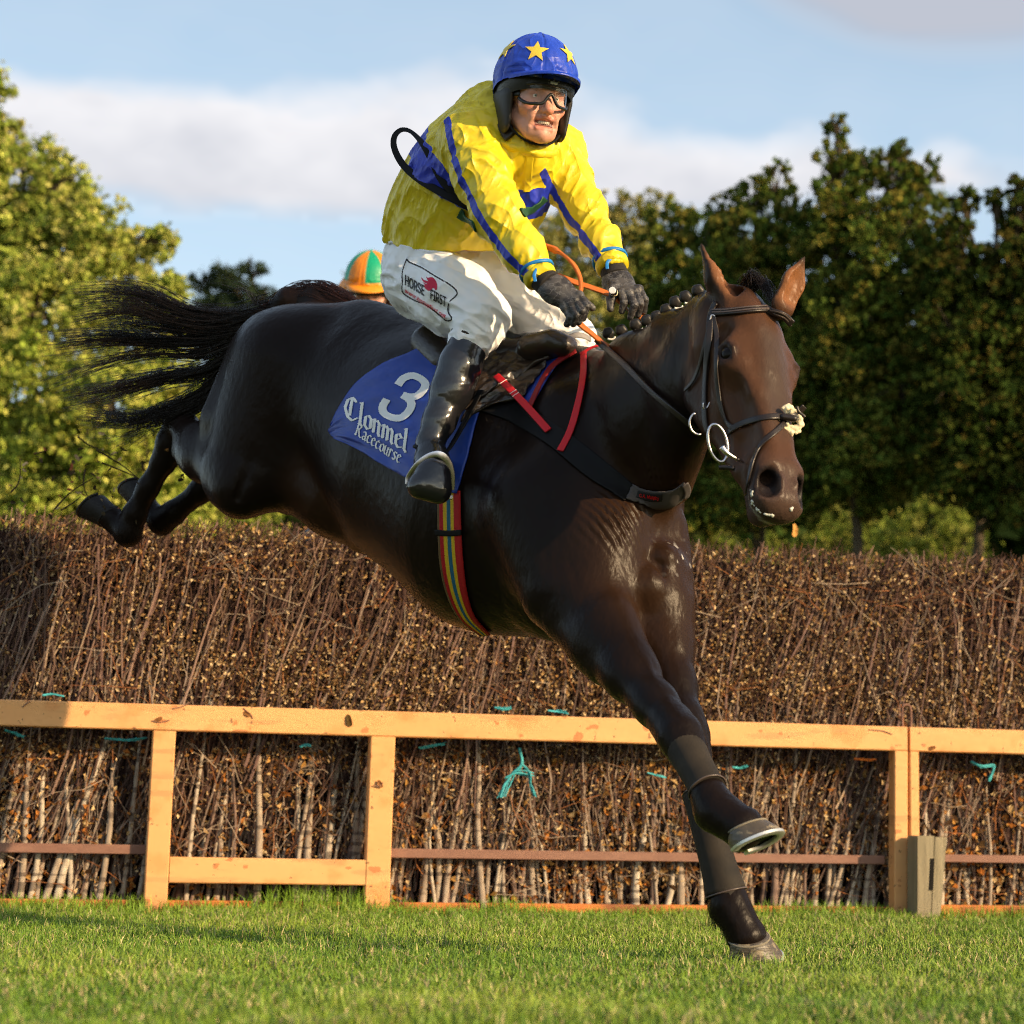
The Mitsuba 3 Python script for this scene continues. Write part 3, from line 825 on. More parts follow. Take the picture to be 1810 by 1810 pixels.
# ------------------------------------------------------------------ scraps of twine and fallen bits
scene['mat_twine'] = pr((0.05, 0.36, 0.42), 0.6, 0.3)
scene['mat_twine_orange'] = pr((0.75, 0.20, 0.03), 0.6, 0.3)


def at_fence(u, v, back):
    """The point of the photograph's pixel that lies `back` behind the fence line."""
    d = P(u, v, 1.0) - CAM
    o = fl(0, 0, back)
    t = ((o - CAM) @ FN) / (d @ FN)
    return CAM + t * d


def twine(pts, label, back, r=0.0035, mat='mat_twine', group=None):
    rng = np.random.default_rng(int(pts[0][0]))
    c = catmull([at_fence(u, v, back + rng.normal(0, 0.006)) for u, v in pts], 6 * len(pts))
    k = thing('twine', label, 'twine', group)
    parts = [tube(c, r * np.linspace(1.0, 0.8, len(c)), 5)]
    for s in range(3):
        parts.append(tube(c + np.cumsum(rng.normal(0, 0.0012, c.shape), 0), r * 0.5, 4))
    scene[k] = mikit.ply(cat_mesh(parts), mat, smooth=True)


twine([(918, 1322), (922, 1350), (905, 1368), (893, 1388), (884, 1410)], 'turquoise twine hanging in an open knot under the top rail left of the raised hoof', 0.10, 0.006)
twine([(922, 1350), (935, 1366), (938, 1390), (945, 1408)], 'second turquoise strand falling from the open knot under the top rail', 0.10, 0.006)
twine([(893, 1375), (915, 1366), (940, 1372)], 'turquoise strand tied across the open knot under the top rail', 0.095, 0.005)
twine([(1716, 1346), (1735, 1354), (1757, 1353), (1748, 1378)], 'bent turquoise twine under the right-hand top rail', 0.10, 0.006)
twine([(1144, 1366), (1160, 1370), (1176, 1374)], 'turquoise twine beside the leg boot of the raised foreleg', 0.10, 0.004)
twine([(1294, 1356), (1310, 1358), (1322, 1354)], 'small turquoise twine right of the raised foreleg under the rail', 0.10, 0.004)
twine([(740, 1322), (765, 1318), (785, 1315)], 'turquoise twine just under the top rail right of the second post', 0.10, 0.004)
twine([(185, 1305), (225, 1308), (258, 1304)], 'turquoise twine under the rail beside the first post', 0.10, 0.0045)
twine([(8, 1290), (25, 1296), (42, 1302)], 'turquoise twine under the rail at the left edge', 0.10, 0.0045)
twine([(530, 1320), (540, 1316), (550, 1317)], 'short turquoise twine under the rail between the two posts', 0.10, 0.0045)
twine([(75, 1229), (92, 1227), (112, 1231)], 'turquoise twine lying on the top rail at the left', 0.15, 0.0045)
twine([(874, 1251), (890, 1253), (903, 1251)], 'turquoise twine on the top rail below the horse\'s chest', 0.16, 0.0045)
twine([(968, 1256), (985, 1258), (1004, 1262)], 'longer turquoise twine on the top rail below the horse\'s elbow', 0.16, 0.0045)
twine([(1510, 1341), (1530, 1343), (1547, 1342)], 'orange twine under the rail near the joint of the frames', 0.10, 0.005, 'mat_twine_orange')

scene['mat_scrap'] = {'type': 'principledthin', 'base_color': VC, 'roughness': 0.6, 'diff_trans': 0.4, 'spec_trans': 0.0}


def single_leaf(p, n, s, col, seed):
    """One curled leaf with a rounded outline."""
    rng = np.random.default_rng(seed)
    n = unit(n)
    a = unit(np.cross(n, rng.normal(0, 1, 3)))
    b = np.cross(n, a)
    t = np.linspace(0, 2 * np.pi, 13)[:-1]
    rr = s * (0.42 + 0.13 * np.cos(2 * t) + 0.03 * rng.normal(0, 1, 12))
    v = np.vstack([p, p + rr[:, None] * (np.cos(t)[:, None] * a + 0.75 * np.sin(t)[:, None] * b) + (0.18 * s * np.sin(t) ** 2)[:, None] * n])
    i = np.arange(12)
    f = np.stack([0 * i, 1 + i, 1 + (i + 1) % 12], 1)
    c = np.clip(np.array(col) * (1 + 0.12 * rng.normal(0, 1, (13, 1))), 0, 1)
    return (v, f), c


k = thing('fallen_leaf', 'dark brown leaf stuck on the top rail between the two posts', 'leaf')
m_, c_ = single_leaf(at_fence(617, 1274, -0.004), FN, 0.042, (0.10, 0.065, 0.025), 5)
scene[k] = mikit.ply(m_, 'mat_scrap', color=c_)
for (u, v, lab, sd) in [(280, 1272, 'brown leaf bits caught on the top rail above the first post', 6), (1648, 1322, 'brown dirty leaf stuck on the right-hand top rail', 7), (672, 1386, 'small dry leaf stuck on the second post', 8), (437, 1262, 'reddish leaf stuck on the top rail left of centre', 9)]:
    k = thing('fallen_leaf', lab, 'leaf')
    m_, c_ = single_leaf(at_fence(u, v, -0.003), FN, 0.03, (0.22, 0.10, 0.04), sd)
    scene[k] = mikit.ply(m_, 'mat_scrap', color=c_)
for (a, b, c_, lab) in [((305, 1253), (322, 1249), (335, 1242), 'dark twig stuck slanting on the top rail right of the first post'), ((430, 1252), (442, 1262), (447, 1270), 'short dark twig on the top rail between the posts'), ((268, 1274), (282, 1277), (300, 1273), 'little dark twig above the first post'), ((660, 1388), (670, 1390), (677, 1383), 'hooked dark twig on the second post'), ((40, 1250), (48, 1243), (54, 1240), 'short twig on the top rail at the left edge'), ((1536, 1290), (1560, 1292), (1577, 1298), 'thin red-brown twig on the top rail near the joint')]:
    k = thing('fallen_twig', lab, 'twig')
    scene[k] = mikit.ply(tube(catmull([at_fence(*q, -0.003) for q in (a, b, c_)], 8), 0.0022, 5), 'mat_steel', smooth=True)
k = thing('upright_leaf', 'single orange leaf standing up from the fence top below the horse\'s muzzle', 'leaf')
c0 = at_fence(1404, 938, 0.42)
m_, cc_ = single_leaf(c0, FN + [0.3, 0, 0.2], 0.055, (0.55, 0.28, 0.08), 15)
scene[k] = mikit.ply(m_, 'mat_scrap', color=cc_)

# bits of birch that the hind hooves have knocked loose, in the air at the left
rng_b = np.random.default_rng(77)
scene['mat_loose'] = pr((0.045, 0.028, 0.02), 0.9, 0.1)
for (pts, lab) in [([(138, 772), (160, 788), (205, 806)], 'dark flying twig highest of the loose twigs at the left'), ([(60, 802), (84, 796)], 'short dark flying twig at the far left'),
                   ([(108, 902), (130, 888), (143, 878)], 'dark flying twig just left of the hind hoof'), ([(180, 818), (230, 838), (262, 856)], 'long thin flying twig left of the hind cannon'),
                   ([(150, 830), (148, 858), (158, 885)], 'upright pale flying twig above the hind hoof'), ([(96, 900), (125, 870), (165, 845)], 'slanting brown flying twig above the fence top at the left'),
                   ([(170, 795), (215, 822), (240, 842)], 'thin flying twig crossing the longest flying twig'), ([(20, 870), (34, 850), (36, 810)], 'bent flying twig near the left edge')]:
    k = thing('flying_twig', lab, 'twig')
    d0 = rng_b.uniform(7.3, 7.55)
    scene[k] = mikit.ply(tube(catmull([P(u, v, d0 + rng_b.normal(0, 0.02)) for u, v in pts], 8), np.linspace(0.0034, 0.0014, 8), 5), 'mat_loose', smooth=True)
for i in range(95):
    u, v = rng_b.normal(175, 85), rng_b.normal(845, 42)
    if not (3 < u < 395) or v < 735 or v > 925:
        continue
    tone, col = [('dark', (0.07, 0.05, 0.025)), ('dark', (0.06, 0.045, 0.025)), ('dark', (0.08, 0.055, 0.03)), ('tan', (0.42, 0.25, 0.10)), ('pale', (0.50, 0.36, 0.2)), ('reddish', (0.35, 0.12, 0.06))][rng_b.integers(6)]
    k = thing('flying_leaf', f'{tone} dry leaf scrap in the air around the hind hooves, kicked up from the fence', 'leaf', f'{tone} leaf scraps kicked up by the hind hooves')
    m_, cc_ = single_leaf(P(u, v, rng_b.uniform(7.1, 7.7)), rng_b.normal(0, 1, 3), rng_b.uniform(0.012, 0.028), col, 100 + i)
    scene[k] = mikit.ply(m_, 'mat_scrap', color=cc_)
# ------------------------------------------------------------------ the horse
LR = unit([-0.707, -0.707, 0])                     # to the horse's right (towards the camera, left)
HD = unit([0.707, -0.707, 0])                      # where it is going
LN = unit([-0.87, -0.49, 0])                       # the neck's right
HA, HN, HL = np.array([0.0857, -0.4007, -0.9122]), np.array([0.2728, -0.8712, 0.4083]), np.array([-0.9583, -0.2838, 0.0346])
HN, HL = HN * math.cos(0.28) - HL * math.sin(0.28), HL * math.cos(0.28) + HN * math.sin(0.28)
HT = np.array([0.5986, 5.0643, 1.6277])            # poll


def hp(x, n, l):
    """A point of the head: x down the face from the poll, n out of the face, l to the horse's right."""
    return HT + x * HA + n * HN + l * HL


def horse_solid():
    S = Soft()
    Q = P
    # trunk
    S.chain([Q(555, 665, 6.92), Q(650, 716, 6.66), Q(765, 800, 6.40), Q(885, 880, 6.15), Q(1010, 935, 5.93)], [0.205, 0.27, 0.350, 0.370, 0.32], 0.10, (LR, 0.80))
    S.chain([Q(545, 585, 6.95), Q(640, 606, 6.72), Q(720, 640, 6.55), Q(800, 668, 6.40), Q(900, 688, 6.22), Q(1015, 672, 6.02), Q(1060, 690, 5.95)], [0.06, 0.065, 0.065, 0.06, 0.06, 0.052, 0.06], 0.14, (LR, 0.8))
    # hindquarters
    rh, lh = Q(500, 655, 6.76), Q(600, 650, 7.06)
    S.cone(rh, Q(437, 822, 6.74), 0.195, 0.150, 0.10, (LR, 0.85))
    S.cone(lh, Q(540, 830, 7.04), 0.190, 0.145, 0.10, (LR, 0.85))
    S.cone(Q(455, 640, 6.98), Q(408, 745, 6.93), 0.105, 0.10, 0.08)
    S.cone(Q(520, 612, 7.1), Q(470, 740, 7.1), 0.10, 0.10, 0.08)
    S.cone(Q(485, 612, 6.9), Q(560, 612, 6.75), 0.11, 0.10, 0.08)
    S.ball(Q(425, 868, 6.68), 0.085, 0.06)
    S.chain([Q(420, 845, 6.80), Q(362, 790, 7.06), Q(322, 756, 7.28)], [0.105, 0.073, 0.046], 0.06)     # right gaskin
    S.chain([Q(360, 815, 7.0), Q(322, 800, 7.22)], [0.07, 0.035], 0.05)
    S.cone(Q(330, 748, 7.25), Q(311, 724, 7.33), 0.036, 0.030, 0.03)
    S.chain([Q(318, 745, 7.31), Q(305, 785, 7.33), Q(290, 815, 7.34)], [0.054, 0.054, 0.042], 0.025)
    S.chain([Q(290, 815, 7.34), Q(262, 862, 7.36), Q(240, 905, 7.38)], [0.040, 0.036, 0.038], 0.025)
    S.cone(Q(308, 790, 7.31), Q(256, 880, 7.345), 0.016, 0.014, 0.012)
    S.chain([Q(237, 912, 7.38), Q(226, 943, 7.39)], [0.041, 0.048], 0.03)
    S.chain([Q(226, 940, 7.39), Q(206, 926, 7.42), Q(196, 915, 7.43)], [0.040, 0.036, 0.046], 0.025)
    S.chain([Q(505, 850, 7.05), Q(440, 835, 7.25), Q(392, 820, 7.42)], [0.10, 0.073, 0.046], 0.06)       # left
    S.cone(Q(392, 820, 7.42), Q(378, 800, 7.48), 0.038, 0.030, 0.03)
    S.chain([Q(388, 825, 7.43), Q(355, 868, 7.46), Q(305, 908, 7.5), Q(286, 922, 7.52)], [0.050, 0.039, 0.039, 0.049], 0.03)
    S.chain([Q(286, 922, 7.52), Q(262, 900, 7.55), Q(252, 886, 7.56)], [0.040, 0.035, 0.046], 0.025)
    # dock of the tail, carried high
    S.chain([Q(610, 548, 6.98), Q(565, 527, 7.02), Q(512, 532, 7.06), Q(465, 568, 7.10), Q(430, 610, 7.15)], [0.045, 0.042, 0.042, 0.038, 0.03], 0.03)
    # under the belly
    S.cone(Q(600, 890, 6.62), Q(640, 945, 6.55), 0.10, 0.055, 0.06)
    S.cone(Q(520, 830, 6.75), Q(600, 880, 6.66), 0.13, 0.12, 0.08)
    # neck
    S.cone(Q(1040, 815, 5.93), Q(1152, 728, 5.64), 0.240, 0.178, 0.10, (LR, 0.66))
    S.chain([Q(1152, 728, 5.64), Q(1232, 665, 5.40), Q(1292, 612, 5.24)], [0.172, 0.133, 0.106], 0.06, (LN, 0.62))
    S.chain([Q(1045, 668, 5.95), Q(1108, 630, 5.72), Q(1180, 590, 5.52), Q(1250, 556, 5.32), Q(1300, 548, 5.2)], [0.045, 0.036, 0.036, 0.036, 0.04], 0.07, (LN, 0.7))
    S.cone(Q(1222, 745, 5.40), Q(1180, 850, 5.60), 0.055, 0.07, 0.05)                                     # throat
    # chest
    S.cone(Q(1104, 880, 5.78), Q(1132, 985, 5.72), 0.148, 0.108, 0.08)
    S.cone(Q(1085, 940, 5.62), Q(1105, 1030, 5.58), 0.075, 0.055, 0.045)
    S.cone(Q(1172, 1010, 5.64), Q(1168, 1075, 5.60), 0.060, 0.058, 0.025)
    S.cone(Q(1188, 935, 5.72), Q(1188, 1030, 5.66), 0.038, 0.046, 0.035)
    S.ball(Q(1146, 1036, 5.555), 0.052, 0.018)
    S.cone(Q(1174, 990, 5.60), Q(1184, 1050, 5.585), 0.044, 0.035, 0.03)
    S.cone(Q(1110, 940, 5.535), Q(1103, 1045, 5.475), 0.013, 0.014, 0.022, None, '-')
    S.chain([Q(1012, 975, 5.53), Q(1058, 1003, 5.495), Q(1092, 1062, 5.455)], [0.006, 0.009, 0.009], 0.022)
    for i in (-2, -1):
        S.prims[i] = S.prims[i][:6] + ('-',)
    S.chain([Q(1140, 985, 5.56), Q(1166, 1000, 5.55), Q(1176, 1042, 5.535)], [0.006, 0.007, 0.005], 0.016)
    for i in (-2, -1):
        S.prims[i] = S.prims[i][:6] + ('-',)
    # right shoulder and foreleg
    S.cone(Q(1000, 740, 5.82), Q(1050, 940, 5.66), 0.10, 0.125, 0.09)
    S.cone(Q(960, 900, 5.74), Q(1000, 1040, 5.62), 0.16, 0.125, 0.09)
    S.cone(Q(1050, 960, 5.62), Q(1060, 1050, 5.56), 0.105, 0.098, 0.06)
    S.chain([Q(1035, 1065, 5.57), Q(1072, 1130, 5.46), Q(1112, 1190, 5.34), Q(1160, 1246, 5.22), Q(1188, 1280, 5.14)], [0.104, 0.086, 0.064, 0.050, 0.047], 0.04)
    S.cone(Q(1085, 1090, 5.44), Q(1130, 1190, 5.32), 0.05, 0.032, 0.05)
    S.cone(Q(1010, 1100, 5.55), Q(1065, 1180, 5.42), 0.058, 0.035, 0.05)
    S.chain([Q(1188, 1280, 5.14), Q(1203, 1302, 5.09), Q(1216, 1328, 5.06)], [0.049, 0.051, 0.042], 0.03)
    S.chain([Q(1216, 1328, 5.06), Q(1232, 1362, 5.01), Q(1250, 1398, 4.96)], [0.040, 0.034, 0.036], 0.03)
    S.cone(Q(1256, 1412, 4.94), Q(1272, 1436, 4.92), 0.041, 0.045, 0.03)
    S.ball(Q(1252, 1440, 4.94), 0.032, 0.025)
    S.chain([Q(1272, 1436, 4.92), Q(1296, 1452, 4.89), Q(1313, 1463, 4.873)], [0.043, 0.040, 0.050], 0.03)
    for a, b, r in ((Q(1050, 1110, 5.47), Q(1120, 1235, 5.27), .006), (Q(1010, 1000, 5.52), Q(1045, 1085, 5.46), .008), (Q(955, 985, 5.62), Q(1000, 1100, 5.52), .008), (Q(1188, 1065, 5.56), Q(1202, 1200, 5.42), .006),
                    (Q(455, 760, 6.56), Q(420, 880, 6.60), .008), (Q(405, 700, 6.84), Q(372, 800, 6.86), .007)):
        S.cone(a, b, r, r * 0.5, 0.028, None, '-')
    for a, b in ((Q(1120, 1120, 5.375), Q(1165, 1225, 5.185)), (Q(1150, 985, 5.58), Q(1172, 1060, 5.545)), (Q(690, 880, 6.1), Q(800, 980, 5.95)), (Q(800, 980, 5.95), Q(870, 1010, 5.85))):
        S.cone(a, b, 0.006, 0.005, 0.012)                                                                  # veins
    # left shoulder and foreleg
    S.cone(Q(1146, 1000, 5.75), Q(1158, 1090, 5.62), 0.105, 0.092, 0.06)
    S.chain([Q(1165, 1080, 5.62), Q(1176, 1145, 5.56), Q(1190, 1215, 5.48), Q(1208, 1275, 5.40), Q(1216, 1305, 5.37)], [0.086, 0.071, 0.055, 0.047, 0.050], 0.04)
    S.chain([Q(1216, 1305, 5.37), Q(1226, 1340, 5.33), Q(1246, 1425, 5.26), Q(1270, 1530, 5.20), Q(1281, 1565, 5.18)], [0.051, 0.041, 0.033, 0.031, 0.035], 0.03)
    S.cone(Q(1283, 1575, 5.18), Q(1291, 1600, 5.165), 0.038, 0.044, 0.03)
    S.ball(Q(1275, 1612, 5.18), 0.026, 0.03)
    S.chain([Q(1291, 1600, 5.165), Q(1308, 1632, 5.145), Q(1319, 1654, 5.14)], [0.042, 0.038, 0.050], 0.03)
    # head
    S.cone(hp(0.02, -0.085, 0), hp(0.13, -0.075, 0), 0.072, 0.078, 0.05)
    S.cone(hp(0.11, -0.068, 0), hp(0.23, -0.072, 0), 0.078, 0.074, 0.05)
    S.cone(hp(0.22, -0.072, 0), hp(0.46, -0.060, 0), 0.074, 0.046, 0.05)
    for s in (1, -1):
        S.cone(hp(0.155, -0.045, s * 0.078), hp(0.205, -0.055, s * 0.082), 0.031, 0.034, 0.035)            # brow and orbit
        S.cone(hp(0.17, -0.165, s * 0.048), hp(0.24, -0.150, s * 0.050), 0.093, 0.075, 0.05, (HL, 0.42))   # cheek
        S.cone(hp(0.19, -0.215, s * 0.036), hp(0.46, -0.125, s * 0.022), 0.040, 0.030, 0.04)
        S.cone(hp(0.235, -0.092, s * 0.072), hp(0.37, -0.090, s * 0.052), 0.016, 0.010, 0.035)             # facial crest
        S.chain([hp(0.215, -0.075, s * 0.088), hp(0.29, -0.085, s * 0.074), hp(0.36, -0.105, s * 0.060), hp(0.42, -0.12, s * 0.048)], [0.0055, 0.006, 0.005, 0.004], 0.010)   # vein of the face
        S.cone(hp(0.215, -0.030, s * 0.072), hp(0.30, -0.030, s * 0.052), 0.012, 0.008, 0.03)
        S.cone(hp(0.30, -0.03, s * 0.028), hp(0.45, -0.026, s * 0.024), 0.022, 0.018, 0.03)
        S.cone(hp(0.505, -0.040, s * 0.034), hp(0.560, -0.052, s * 0.038), 0.034, 0.031, 0.03)             # nostril wings
        S.cone(hp(0.02, -0.11, s * 0.055), hp(0.10, -0.12, s * 0.065), 0.05, 0.05, 0.05)
    S.cone(hp(0.50, -0.062, 0), hp(0.575, -0.068, 0), 0.050, 0.044, 0.04)
    for s in (1, -1):
        S.chain([hp(0.520, -0.020, s * 0.030), hp(0.548, -0.012, s * 0.026), hp(0.574, -0.026, s * 0.032)], [0.006, 0.008, 0.007], 0.014)   # inner rim of the nostril
    S.cone(hp(0.575, -0.060, -0.02), hp(0.575, -0.060, 0.02), 0.040, 0.040, 0.03)
    S.cone(hp(0.50, -0.112, 0), hp(0.573, -0.118, 0), 0.036, 0.033, 0.022)
    for s in (1, -1):                                                                                      # hollows
        S.cone(hp(0.118, -0.052, s * 0.098), hp(0.130, -0.055, s * 0.100), 0.016, 0.016, 0.035, None, '-')
        S.cone(hp(0.29, -0.060, s * 0.090), hp(0.42, -0.064, s * 0.075), 0.020, 0.020, 0.04, None, '-')
        S.ball(hp(0.192, -0.036, s * 0.116), 0.021, 0.010, None, '-')
        S.chain([hp(0.166, -0.044, s * 0.102), hp(0.170, -0.026, s * 0.101), hp(0.186, -0.017, s * 0.099), hp(0.208, -0.020, s * 0.098)], [0.005, 0.007, 0.007, 0.004], 0.010)
        S.chain([hp(0.170, -0.056, s * 0.106), hp(0.195, -0.062, s * 0.107), hp(0.214, -0.046, s * 0.103)], [0.004, 0.005, 0.004], 0.010)
        S.cone(hp(0.533, 0.000, s * 0.050), hp(0.566, -0.020, s * 0.053), 0.022, 0.0285, 0.010, None, '-')
        S.cone(hp(0.550, -0.018, s * 0.050), hp(0.52, -0.055, s * 0.032), 0.022, 0.014, 0.008, None, '-')
        S.cone(hp(0.50, -0.088, s * 0.062), hp(0.585, -0.098, s * 0.040), 0.006, 0.005, 0.010, None, '-')  # the line of the lips
    # ears
    for base, mid, tip, nrm, r0, r1 in ((Q(1290, 540, 5.20), Q(1264, 492, 5.22), Q(1240, 434, 5.24), unit([0.94, -0.30, 0.12]), 0.047, 0.040), (Q(1384, 540, 5.16), Q(1403, 498, 5.17), Q(1421, 456, 5.18), unit([0.62, -0.78, 0.0]), 0.034, 0.030)):
        S.chain([base, mid, tip], [r0, r1, 0.007], 0.016, (nrm, 0.62))
        o = nrm * 0.018
        S.chain([base * 0.72 + mid * 0.28 + o * 1.30, mid + o * 1.05, tip + o * 0.35 + (mid - tip) * 0.12], [r0 * 0.72, r1 * 0.78, 0.004], 0.006, (nrm, 0.72))
        for i in (-2, -1):
            S.prims[i] = S.prims[i][:6] + ('-',)
    return S


def wrinkles(Fv, lo, h):
    """Folds of skin in front of the shoulder and across the throat."""
    for (a, b, n, amp, rad) in ((P(1062, 930, 5.5), P(1105, 905, 5.56), 5, 0.006, 0.07), (P(1120, 845, 5.5), P(1165, 860, 5.5), 6, 0.0045, 0.06)):
        c = (a + b) / 2
        i0 = np.maximum(((c - 0.14 - lo) / h).astype(int), 0)
        i1 = np.minimum(((c + 0.14 - lo) / h).astype(int), Fv.shape)
        X = np.stack(np.meshgrid(*[lo[k] + h * np.arange(i0[k], i1[k]) for k in range(3)], indexing='ij'), -1)
        t = (X - a) @ unit(b - a) / np.linalg.norm(b - a)
        w = np.exp(-((X - c) ** 2).sum(-1) / rad ** 2)
        Fv[i0[0]:i1[0], i0[1]:i1[1], i0[2]:i1[2]] += (amp * np.cos(t * n * 2 * np.pi) * w).astype(np.float32)


def ramp0(v):
    """Where the skin is thin and its sinews show: chest, shoulders and legs."""
    return np.exp(-((v - P(1120, 980, 5.6)) ** 2).sum(1) / 0.35 ** 2)


HORSE_V, HORSE_F = horse_solid().mesh(0.0062, wrinkles)
HORSE_N = meshkit.arrays((HORSE_V, HORSE_F), True)[2]
HORSE_V = HORSE_V + HORSE_N * (0.0042 * (meshkit.fbm(HORSE_V * [13, 13, 8], 3, 12) - 0.5) + 0.0022 * (meshkit.noise(HORSE_V * [55, 55, 20], 5) - 0.5) * ramp0(HORSE_V))[:, None]
HORSE = trimesh.Trimesh(HORSE_V, HORSE_F, process=False)
HORSE_N = meshkit.arrays((HORSE_V, HORSE_F), True)[2]


def seg_dist(v, a, b):
    t = np.clip(((v - a) @ (b - a)) / ((b - a) @ (b - a)), 0, 1)
    return np.linalg.norm(v - a - t[:, None] * (b - a), axis=1)


def ramp(d, a, b):
    t = np.clip((d - a) / (b - a), 0, 1)
    return t * t * (3 - 2 * t)


def horse_coat():
    """The coat of a dark bay: black legs, brown face with a dark grizzled front, rusty ears, mealy muzzle."""
    v = HORSE_V
    c = np.tile(np.array([0.0095, 0.0054, 0.0042]), (len(v), 1))
    n1 = meshkit.fbm(v * 7, 3, 2)[:, None]
    c = c * (0.8 + 0.4 * n1)

    def blend(w, col):
        nonlocal c
        c = c * (1 - w[:, None]) + np.array(col) * w[:, None]
    blend(0.8 * (1 - ramp(seg_dist(v, P(1150, 900, 5.6), P(1150, 1050, 5.55)), 0.10, 0.28)), [0.026, 0.0125, 0.0068])
    blend(0.8 * (1 - ramp(seg_dist(v, P(560, 860, 6.6), P(640, 960, 6.5)), 0.05, 0.16)), [0.030, 0.012, 0.0055])
    x, n, l = (v - HT) @ HA, (v - HT) @ HN, (v - HT) @ HL
    head = ramp(x, -0.04, 0.06) * ramp(n, -0.26, -0.14) * (np.abs(l) < 0.16) * (np.linalg.norm(v - hp(0.28, -0.08, 0), axis=1) < 0.42)
    blend(head, [0.062, 0.029, 0.016])
    front = head * (1 - ramp(np.abs(l + 0.006), 0.02, 0.060)) * ramp(x, 0.09, 0.16) * (1 - ramp(x, 0.36, 0.46)) * ramp(n, -0.05, -0.01)
    blend(0.8 * front, [0.052, 0.036, 0.029])
    blend(0.75 * head * ramp(x, 0.47, 0.54), [0.055, 0.036, 0.030])
    blend(0.9 * (1 - ramp(np.minimum(seg_dist(v, hp(0.192, -0.036, 0.108), hp(0.192, -0.036, 0.109)), seg_dist(v, hp(0.192, -0.036, -0.108), hp(0.192, -0.036, -0.109))), 0.020, 0.044)), [0.022, 0.014, 0.012])
    for base, tip, nrm in ((P(1290, 545, 5.2), P(1238, 430, 5.24), unit([0.94, -0.30, 0.12])), (P(1384, 545, 5.16), P(1423, 452, 5.18), unit([0.62, -0.78, 0.0]))):
        t = ((v - base) @ (tip - base)) / ((tip - base) @ (tip - base))
        w = (1 - ramp(seg_dist(v, base, tip), 0.035, 0.055)) * ramp(t, -0.05, 0.15)
        inner = ramp(HORSE_N @ nrm, -0.15, 0.25)
        blend(w, [0.030, 0.019, 0.014])
        blend(w * inner, [0.19, 0.080, 0.034])
        blend(w * ramp(t, 0.62, 0.98), [0.030, 0.020, 0.015])
    for a, b in ((hp(0.535, -0.03, 0.046), hp(0.562, -0.042, 0.048)), (hp(0.535, -0.03, -0.046), hp(0.562, -0.042, -0.048))):
        blend(1 - ramp(seg_dist(v, a, b), 0.022, 0.034), [0.014, 0.010, 0.010])
    w = head * ramp(x, 0.50, 0.53) * (1 - ramp(np.abs(n + 0.094), 0.008, 0.018)) * ramp(meshkit.fbm(v * 60, 2, 3), 0.4, 0.6)
    blend(0.6 * w, [0.34, 0.33, 0.27])                                                                     # froth along the lips
    low = np.zeros(len(v))
    for a, b in ((P(1165, 1240, 5.2), P(1310, 1460, 4.88)), (P(1208, 1275, 5.4), P(1318, 1650, 5.14)), (P(318, 745, 7.31), P(200, 915, 7.43)), (P(390, 825, 7.43), P(252, 886, 7.56))):
        low = np.maximum(low, 1 - ramp(seg_dist(v, a, b), 0.05, 0.12))
    blend(0.85 * low, [0.0085, 0.0056, 0.005])
    fl_ = np.exp(-((v - P(1205, 985, 5.6)) ** 2).sum(1) / 0.05 ** 2) * ramp(meshkit.fbm(v * 55, 2, 9), 0.66, 0.72)
    blend(0.8 * fl_, [0.6, 0.58, 0.55])                                                                    # flecks of foam
    return np.clip(c, 0, 1)


def hair_bump(p, n, uv):
    return fbm(p.x * 90, p.y * 90, p.z * 40, 3)


scene['mat_coat'] = {'type': 'twosided', 'bsdf': {'type': 'bumpmap', 'scale': 0.0018, 'tex': proc(hair_bump), 'inner': {'type': 'principled', 'base_color': VC, 'roughness': 0.36, 'specular': 0.10}}}
HORSE_KEY = thing('horse', 'dark bay racehorse with a plaited mane landing over the birch fence', 'horse')
add(f'{HORSE_KEY}__body', (HORSE_V, HORSE_F), 'mat_coat', True, color=horse_coat())

# eyes
scene['mat_eye'] = pr((0.007, 0.004, 0.003), 0.25, 0.16)
for s in (1, -1):
    e = trimesh.creation.icosphere(3, 0.0255)
    e.apply_translation(hp(0.192, -0.042, s * 0.0865))
    add(f'{HORSE_KEY}__eye', e, 'mat_eye', True)

# hooves and shoes
scene['mat_hoof'] = bumped(pr(proc(lambda p, n, uv: mix(mix([0.030, 0.027, 0.026], [0.11, 0.085, 0.055], fbm(p.x * 26, p.y * 26, p.z * 26, 4)), [0.20, 0.16, 0.10], smoothstep(0.58, 0.75, fbm(p.x * 60, p.y * 60, p.z * 60, 3)))), 0.45, 0.5), lambda p, n, uv: fbm(p.x * 30, p.y * 30, p.z * 150, 3), 0.003)
scene['mat_dark_hoof'] = pr((0.014, 0.012, 0.012), 0.5, 0.25)
scene['mat_coronet'] = pr((0.20, 0.175, 0.13), 0.8, 0.2)
scene['mat_shoe'] = {'type': 'twosided', 'bsdf': {'type': 'principled', 'base_color': rgb(0.62, 0.62, 0.60), 'roughness': 0.32, 'metallic': 0.7, 'specular': 0.6}}
scene['mat_sole'] = pr(proc(lambda p, n, uv: mix([0.035, 0.028, 0.018], [0.07, 0.10, 0.02], smoothstep(0.45, 0.65, fbm(p.x * 45, p.y * 45, p.z * 45, 3)))), 0.95, 0.1)


